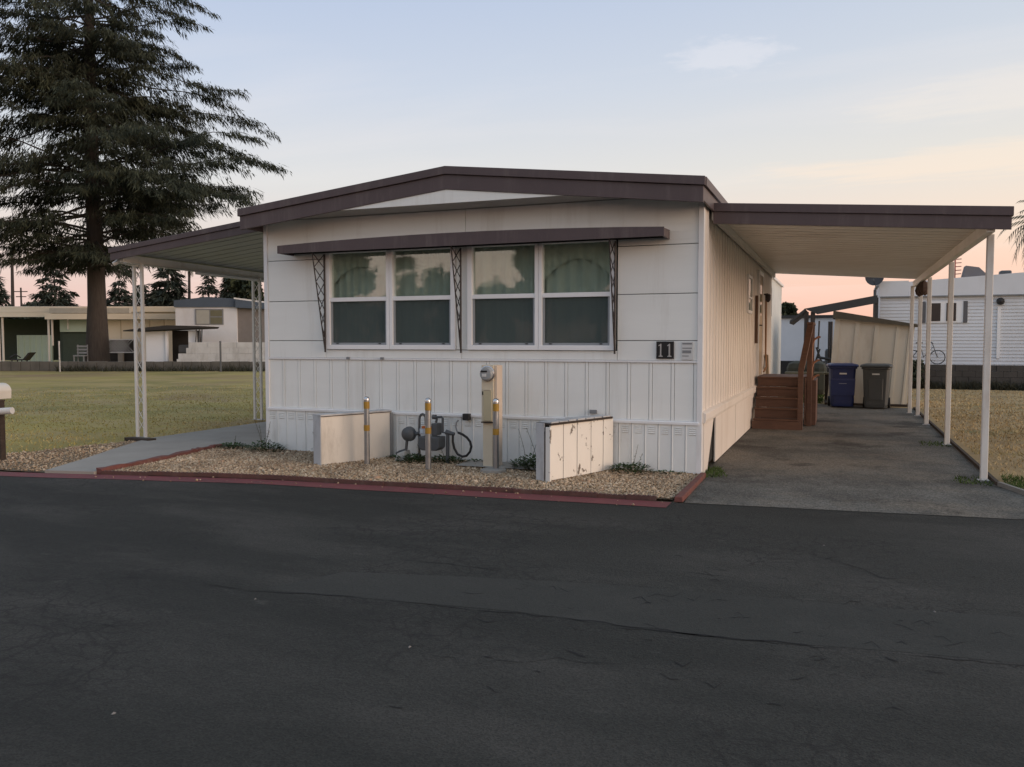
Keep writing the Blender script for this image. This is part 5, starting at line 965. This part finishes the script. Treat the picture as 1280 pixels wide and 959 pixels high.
# dark lean-to shed
ds = Fr('lean_to_shed', 205, 46.5, 'lean-to with flat black roof and white left panel', 'shed')
ds.mb('roof', MB().prismy([(ds.X(161), ds.Z(414.5)), (ds.X(256), ds.Z(410.5)), (ds.X(258), ds.Z(408)), (ds.X(215), ds.Z(407)), (ds.X(190), ds.Z(409.5)), (ds.X(161), ds.Z(413.2))], -.6, 2.2), dk)
ds.box('side_panel', wht, 183, 207, 415, 456, 0, .15); ds.box('post', wht, 208, 210.5, 414, 456, -.1, .1); ds.box('interior_shade', dk, 205, 240, 413, 456, 1.2, 1.4); ds.box('pillar', wht, 236.5, 244.5, 414, 456, -.05, .3); ds.box('tank', mat('grey_tank', (.12, .12, .12), .6), 219, 235, 431, 442, .4, 1.0, bev=.1)  # dark sheet at the back stands in for the shaded interior
for x in (247, 251, 254): ds.mb('prop', MB().tube([(ds.X(x), -.2, ds.Z(429)), (ds.X(x + 1), -.2, ds.Z(411.5))], .04, 5), M['gas'])
# ------------------------------------------------------------------ right background
rt = empty('white_trailer', (6, 34, 0), 0, 'white clapboard trailer above the dark retaining wall behind the right lawn', 'mobile home'); lap = mat('white_lap', (.70, .73, .77), .55, (.62, .65, .68), .8, .6, dirt=(.40, .38, .35), dscale=.7, damt=.35)
TX0, TX1, TY = 1.30, 13.0, 32.4
z = .80; k = 0
while z < 3.12:
    MB().hexa([(TX0, TY - .03, z), (TX1, TY - .03, z), (TX1, TY + .05, z), (TX0, TY + .05, z), (TX0, TY - .006, z + .116), (TX1, TY - .006, z + .116), (TX1, TY + .05, z + .116), (TX0, TY + .05, z + .116)]).build('clapboard', lap, rt); z += .117
MB().box(TX0 + .01, TX1, TY + .051, TY + 4.5, .0, 3.62).build('body', lap, rt); MB().prismx([(TY - .10, 3.14), (TY + .05, 3.14), (TY + .05, 3.66), (TY - .12, 3.66)], TX0 - .05, 2.2).build('roof_fascia', lap, rt)
MB().prismy([(2.2, 3.14), (TX1, 3.14), (TX1, 3.95), (5.6, 3.88), (2.2, 3.66)], TY - .11, TY + 4.5).build('roof_fascia', lap, rt); MB().box(TX0, TX1, TY - .14, TY - .111, 3.12, 3.16).build('drip_edge', M['greyprint'], rt)
MB().prismx([(TY - .125, 3.66), (TY + 4.5, 3.66), (TY + 4.5, 3.70), (TY - .125, 3.70)], TX0 - .06, 2.2).build('roof_cap', M['trim'], rt)
for x in np.arange(TX0, TX1, .30): MB().box(x, x + .285, TY - .055, TY - .031, .1, .79).build('skirt_panel', lap, rt)
wdw = empty('window', (2.9, TY, 2.3)); wdw.parent = rt; wdw.location = Vector((2.9, TY, 2.3)) - rt.location
MB().box(2.78, 4.05, TY - .06, TY - .031, 2.22, 2.96).build('frame', M['vinyl'], wdw)
for a, b in ((2.86, 3.22), (3.40, 3.70)): MB().box(a, b, TY - .075, TY - .061, 2.28, 2.90).build('pane', mat('dark_pane', (.02, .025, .03), .15), wdw)
for a in (2.62, 3.92): MB().box(a, a + .13, TY - .08, TY - .061, 2.22, 2.96).build('shutter', mat('grey_shutter', (.12, .12, .13), .6), wdw)
MB().lathe((5.02, TY - .12, 2.93), [(.10, -.08), (.13, 0), (.10, .08), (.02, .10)], 9, 'y').build('wall_lamp', M['black'], rt); MB().box(4.95, 5.05, TY - .065, TY - .032, 1.0, 2.75).build('downpipe', M['vinyl'], rt)
an = MB()
for k in range(6): an.tube([(3.55, TY + 1, 3.95 + k * .13), (3.95, TY + 1, 3.97 + k * .13)], .02, 4)
an.tube([(3.75, TY + 1, 3.6), (3.75, TY + 1, 4.7)], .025, 5); tag(an.build('roof_antenna', mat('red_antenna', (.35, .10, .08), .6)), 'red and pale rung antenna on the white trailer roof', 'antenna')
tag(MB().hexa([(3.95, TY + .4, 3.7), (4.8, TY + .4, 3.75), (4.8, TY + 1.4, 3.75), (3.95, TY + 1.4, 3.7), (4.05, TY + .6, 4.22), (4.45, TY + .6, 4.15), (4.45, TY + 1.2, 4.15), (4.05, TY + 1.2, 4.22)]).build('roof_tarp', mat('grey_tarp', (.16, .15, .15), .8)), 'dark grey covered hump on the white trailer roof', 'tarp')
tag(MB().box(5.1, 5.45, TY + .6, TY + 1.0, 3.7, 4.02).build('roof_vent', M['gas'], bevel=.05), 'small dark vent on the white trailer roof', 'vent')
def dish(loc, rz, label, s=1.):
    t = empty('satellite_dish', loc, rz, label, 'dish', 'satellite dishes on the trailer corner'); MB().lathe((0, 0, .75), [(.02, .0), (.2, .025), (.34, .08), (.44, .15), (.445, .16), (.34, .095), (.2, .04), (.02, .012)], 18, 'y').build('reflector', mat('dark_dish', (.06, .06, .065), .5), t, smooth=True, world=False)
    MB().tube([(0, .12, -.1), (0, .12, .5), (0, .02, .75)], .03, 6).build('mast', M['gas'], t, world=False); MB().tube([(0, 0, .36), (0, -.45, .55)], .016, 5).build('arm', M['gas'], t, world=False); MB().box(-.05, .05, -.55, -.44, .52, .62).build('feed_horn', M['gas'], t, world=False); t.scale = (s, s, s); return t
dish((1.12, 32.2, 3.32), R(-15), 'satellite dish at the left corner of the white trailer', .72)
for i, (x, z) in enumerate(((1.16, 0),)): tag(MB().tube([(1.12, 32.32, 0), (1.12, 32.32, 3.4)], .05, 7).build('dish_mast', M['gas']), 'grey mast under the satellite dish', 'pole')
# dark retaining wall in front of it
dw = empty('retaining_wall', (6, 31.3, 0), 0, 'dark retaining wall at the far edge of the dry lawn', 'wall'); dwm = mat('dark_block', (.085, .078, .07), .95, (.055, .05, .045), 1.2, .8, bump=.6, bscale=5)
for r_ in range(4):
    x = .6 - (r_ % 2) * .2
    while x < 12: MB().box(x, x + .392, 31.2 + rr.uniform(-.01, .01), 31.42, r_ * .2, r_ * .2 + .192).build('block', dwm, dw); x += .4
grass('wall_weeds', [(1.7, 30.7), (12, 30.7), (12, 31.18), (1.7, 31.18)], 6000, .28, 'dark weeds growing against the retaining wall', MATS['dark_weed'])
b_ = (2.45, 30.9, 0); bu = broad('wall_bush', (2.35, 30.85, 0), .95, .42, 'small dark bush against the retaining wall below the bicycle', 97, 1600, M['leaf'], trunk=.03, size=.06, cz0=.2); bu['category'] = 'bush'
# bicycle on the ledge
bc = empty('bicycle', (2.72, 31.75, .80), 0, 'old bicycle standing before the white trailer above the retaining wall', 'bicycle'); bc.scale = (.8, .8, .8)
def wheel(x):
    wq = empty('wheel', (x, 0, .30)); wq.parent = bc; wq.location = (x, 0, .30); ring = [(.29 * math.cos(a), 0, .29 * math.sin(a)) for a in np.linspace(0, 2 * math.pi, 25)]; MB().tube(ring, .02, 5, False).build('tyre', M['black'], wq, world=False); sp = MB()
    for a in np.linspace(0, math.pi, 7)[:-1]: sp.tube([(.28 * math.cos(a), 0, .28 * math.sin(a)), (-.28 * math.cos(a), 0, -.28 * math.sin(a))], .004, 3)
    sp.build('spokes', M['galv'], wq, world=False)
wheel(-.48); wheel(.48)
MB().tube([(-.48, 0, .30), (-.05, 0, .30), (.30, 0, .72), (-.18, 0, .74), (-.48, 0, .30)], .018, 5).tube([(-.05, 0, .30), (-.22, 0, .88)], .018, 5).tube([(.48, 0, .30), (.28, 0, .86)], .018, 5).build('frame', M['gas'], bc, world=False); MB().hexa([(-.36, -.06, .88), (-.10, -.03, .89), (-.10, .03, .89), (-.36, .06, .88), (-.36, -.06, .93), (-.10, -.03, .93), (-.10, .03, .93), (-.36, .06, .93)]).build('saddle', M['black'], bc, world=False); MB().tube([(.22, -.28, .95), (.28, -.1, .88), (.28, .1, .88), (.22, .28, .95)], .015, 5).build('handlebar', M['gas'], bc, world=False)
# dark sloping lean-to roof between
lr = empty('lean_to_roof', (-.3, 30, 0), 0, 'dark sloping lean-to roof beyond the shed', 'lean-to')
def ay(px, py, Y): r_ = ray(px, py); return CP + r_ * (Y / r_[1])
a, b, c, d_ = ay(1005, 386, 29.5), ay(1097, 369, 29.5), ay(1097, 379, 29.5), ay(1022, 393, 29.5)
lrm = mat('dark_corrugated', (.05, .05, .05), .7, (.035, .035, .035), 2, .6)
MB().hexa([d_, c, c + np.array([0, 2.6, .1]), d_ + np.array([0, 2.6, .1]), a, b, b + np.array([0, 2.6, .1]), a + np.array([0, 2.6, .1])]).build('roof_slope', lrm, lr)
e0, e1 = ay(987, 401, 29.5), ay(1006, 386, 29.5); MB().hexa([e0 - np.array([0, 0, .10]), e1 - np.array([0, 0, .10]), e1 + np.array([0, 2.6, -.10]), e0 + np.array([0, 2.6, -.10]), e0, e1, e1 + np.array([0, 2.6, 0]), e0 + np.array([0, 2.6, 0])]).build('roof_slope', lrm, lr)
for px in (1008, 1016): q = ay(px, 400, 29.6); MB().box(q[0] - .07, q[0] + .07, 29.55, 29.69, 0, ay(px, 390, 29.6)[2]).build('post', M['bark'], lr)
q = ay(1096, 372, 29.6); MB().box(q[0] - .05, q[0] + .05, 29.55, 29.65, 0, q[2]).build('post', lrm, lr)
pb = empty('pale_building', (-1.5, 38, 0), 0, 'pale far wall seen below the lean-to roof', 'building'); q0, q1 = ay(975, 398, 37), ay(1046, 398, 37); MB().box(q0[0], q1[0], 37, 37.3, 0, q0[2]).build('wall', wht, pb); MB().box(q0[0] - .1, q1[0] + .2, 36.9, 40, q0[2] + .002, q0[2] + .12).build('roof', lrm, pb); MB().box(q0[0], q1[0], 36.9, 36.98, 0, .75).build('skirting', dk, pb)
for x in (1036, 1039): q = ay(x, 440, 27.5); tag(MB().tube([(q[0], 27.5, 0), (q[0], 27.5, ay(x, 402, 27.5)[2])], .035, 6).build('tool_handle', M['black']), 'dark upright pole left of the shed, %s of two' % ('left' if x == 1036 else 'right'), 'pole')
tag(MB().box(ay(1031, 440, 27.6)[0], ay(1042, 440, 27.6)[0], 27.6, 28.0, 0, 1.35).build('dark_cart', M['gas'], bevel=.08), 'dark cart standing left of the shed under the poles', 'cart')
eq = empty('exercise_frame', ay(1022, 470, 27.0).tolist()[:2] + [0], 0, 'dark tripod stand beyond the steps', 'stand'); MB().tube([(-.35, 0, 0), (.05, 0, 1.35)], .03, 5).build('leg', M['black'], eq, world=False); MB().tube([(.45, 0, 0), (-.05, 0, 1.4)], .03, 5).build('leg', M['black'], eq, world=False); MB().tube([(0, 0, 1.1), (.6, 0, 1.0)], .04, 5).build('bar', M['black'], eq, world=False); MB().tube([(0, 0, 1.35), (.02, 0, 2.2)], .025, 5).build('upright', M['black'], eq, world=False)
tb = empty('low_bench', (-.85, 23.4, 0), 0, 'low weathered bench on the grass left of the shed', 'bench'); MB().box(-.5, .62, -.18, .18, .72, .77).build('seat', mat('pale_board', (.26, .23, .15), .8), tb, world=False)
for x in (-.4, .5): MB().box(x, x + .08, -.15, .15, 0, .719).build('leg', M['rot'], tb, world=False)
dm = MB().box(-1.45, -.35, 25.5, 26.6, 0, 1.0).build('covered_pile', mat('dark_olive_tarp', (.05, .055, .045), .85, (.035, .04, .03), 3, .7), bevel=.2); tag(dm, 'dark covered pile beyond the steps', 'pile')
# ------------------------------------------------------------------ across the road, seen only as reflections in the windows
RG = 'trees across the road reflected in the windows'
conifer('conifer_tree', (-27.5, -30, 0), 7.3, 1.3, 'pointed conifer reflected in the second window pane', 'tree', 201, 70, 12, 9, 1.5, M['needle2'], slen=.6, swid=.12, group=RG, trunk_r=.2, droop=.2)
for i, (x, y, H_, r_) in enumerate([(-24.6, -31, 5.9, 2.4), (-17.6, -30, 8.0, 2.2), (-13.6, -29, 9.5, 3.6), (-32.5, -30, 8.2, 3.6), (-21.6, -32, 5.4, 1.6)]):
    broad('leafy_tree', (x, y, 0), H_, r_, ['low leafy tree reflected right of the pointed conifer', 'leafy tree reflected in the third window', 'tall leafy tree reflected in the fourth window', 'leafy tree reflected in the first window', 'low bush reflected at the left of the third window'][i], 210 + i, 6000, M['leaf'], size=.22, group=RG, trunk=.25)
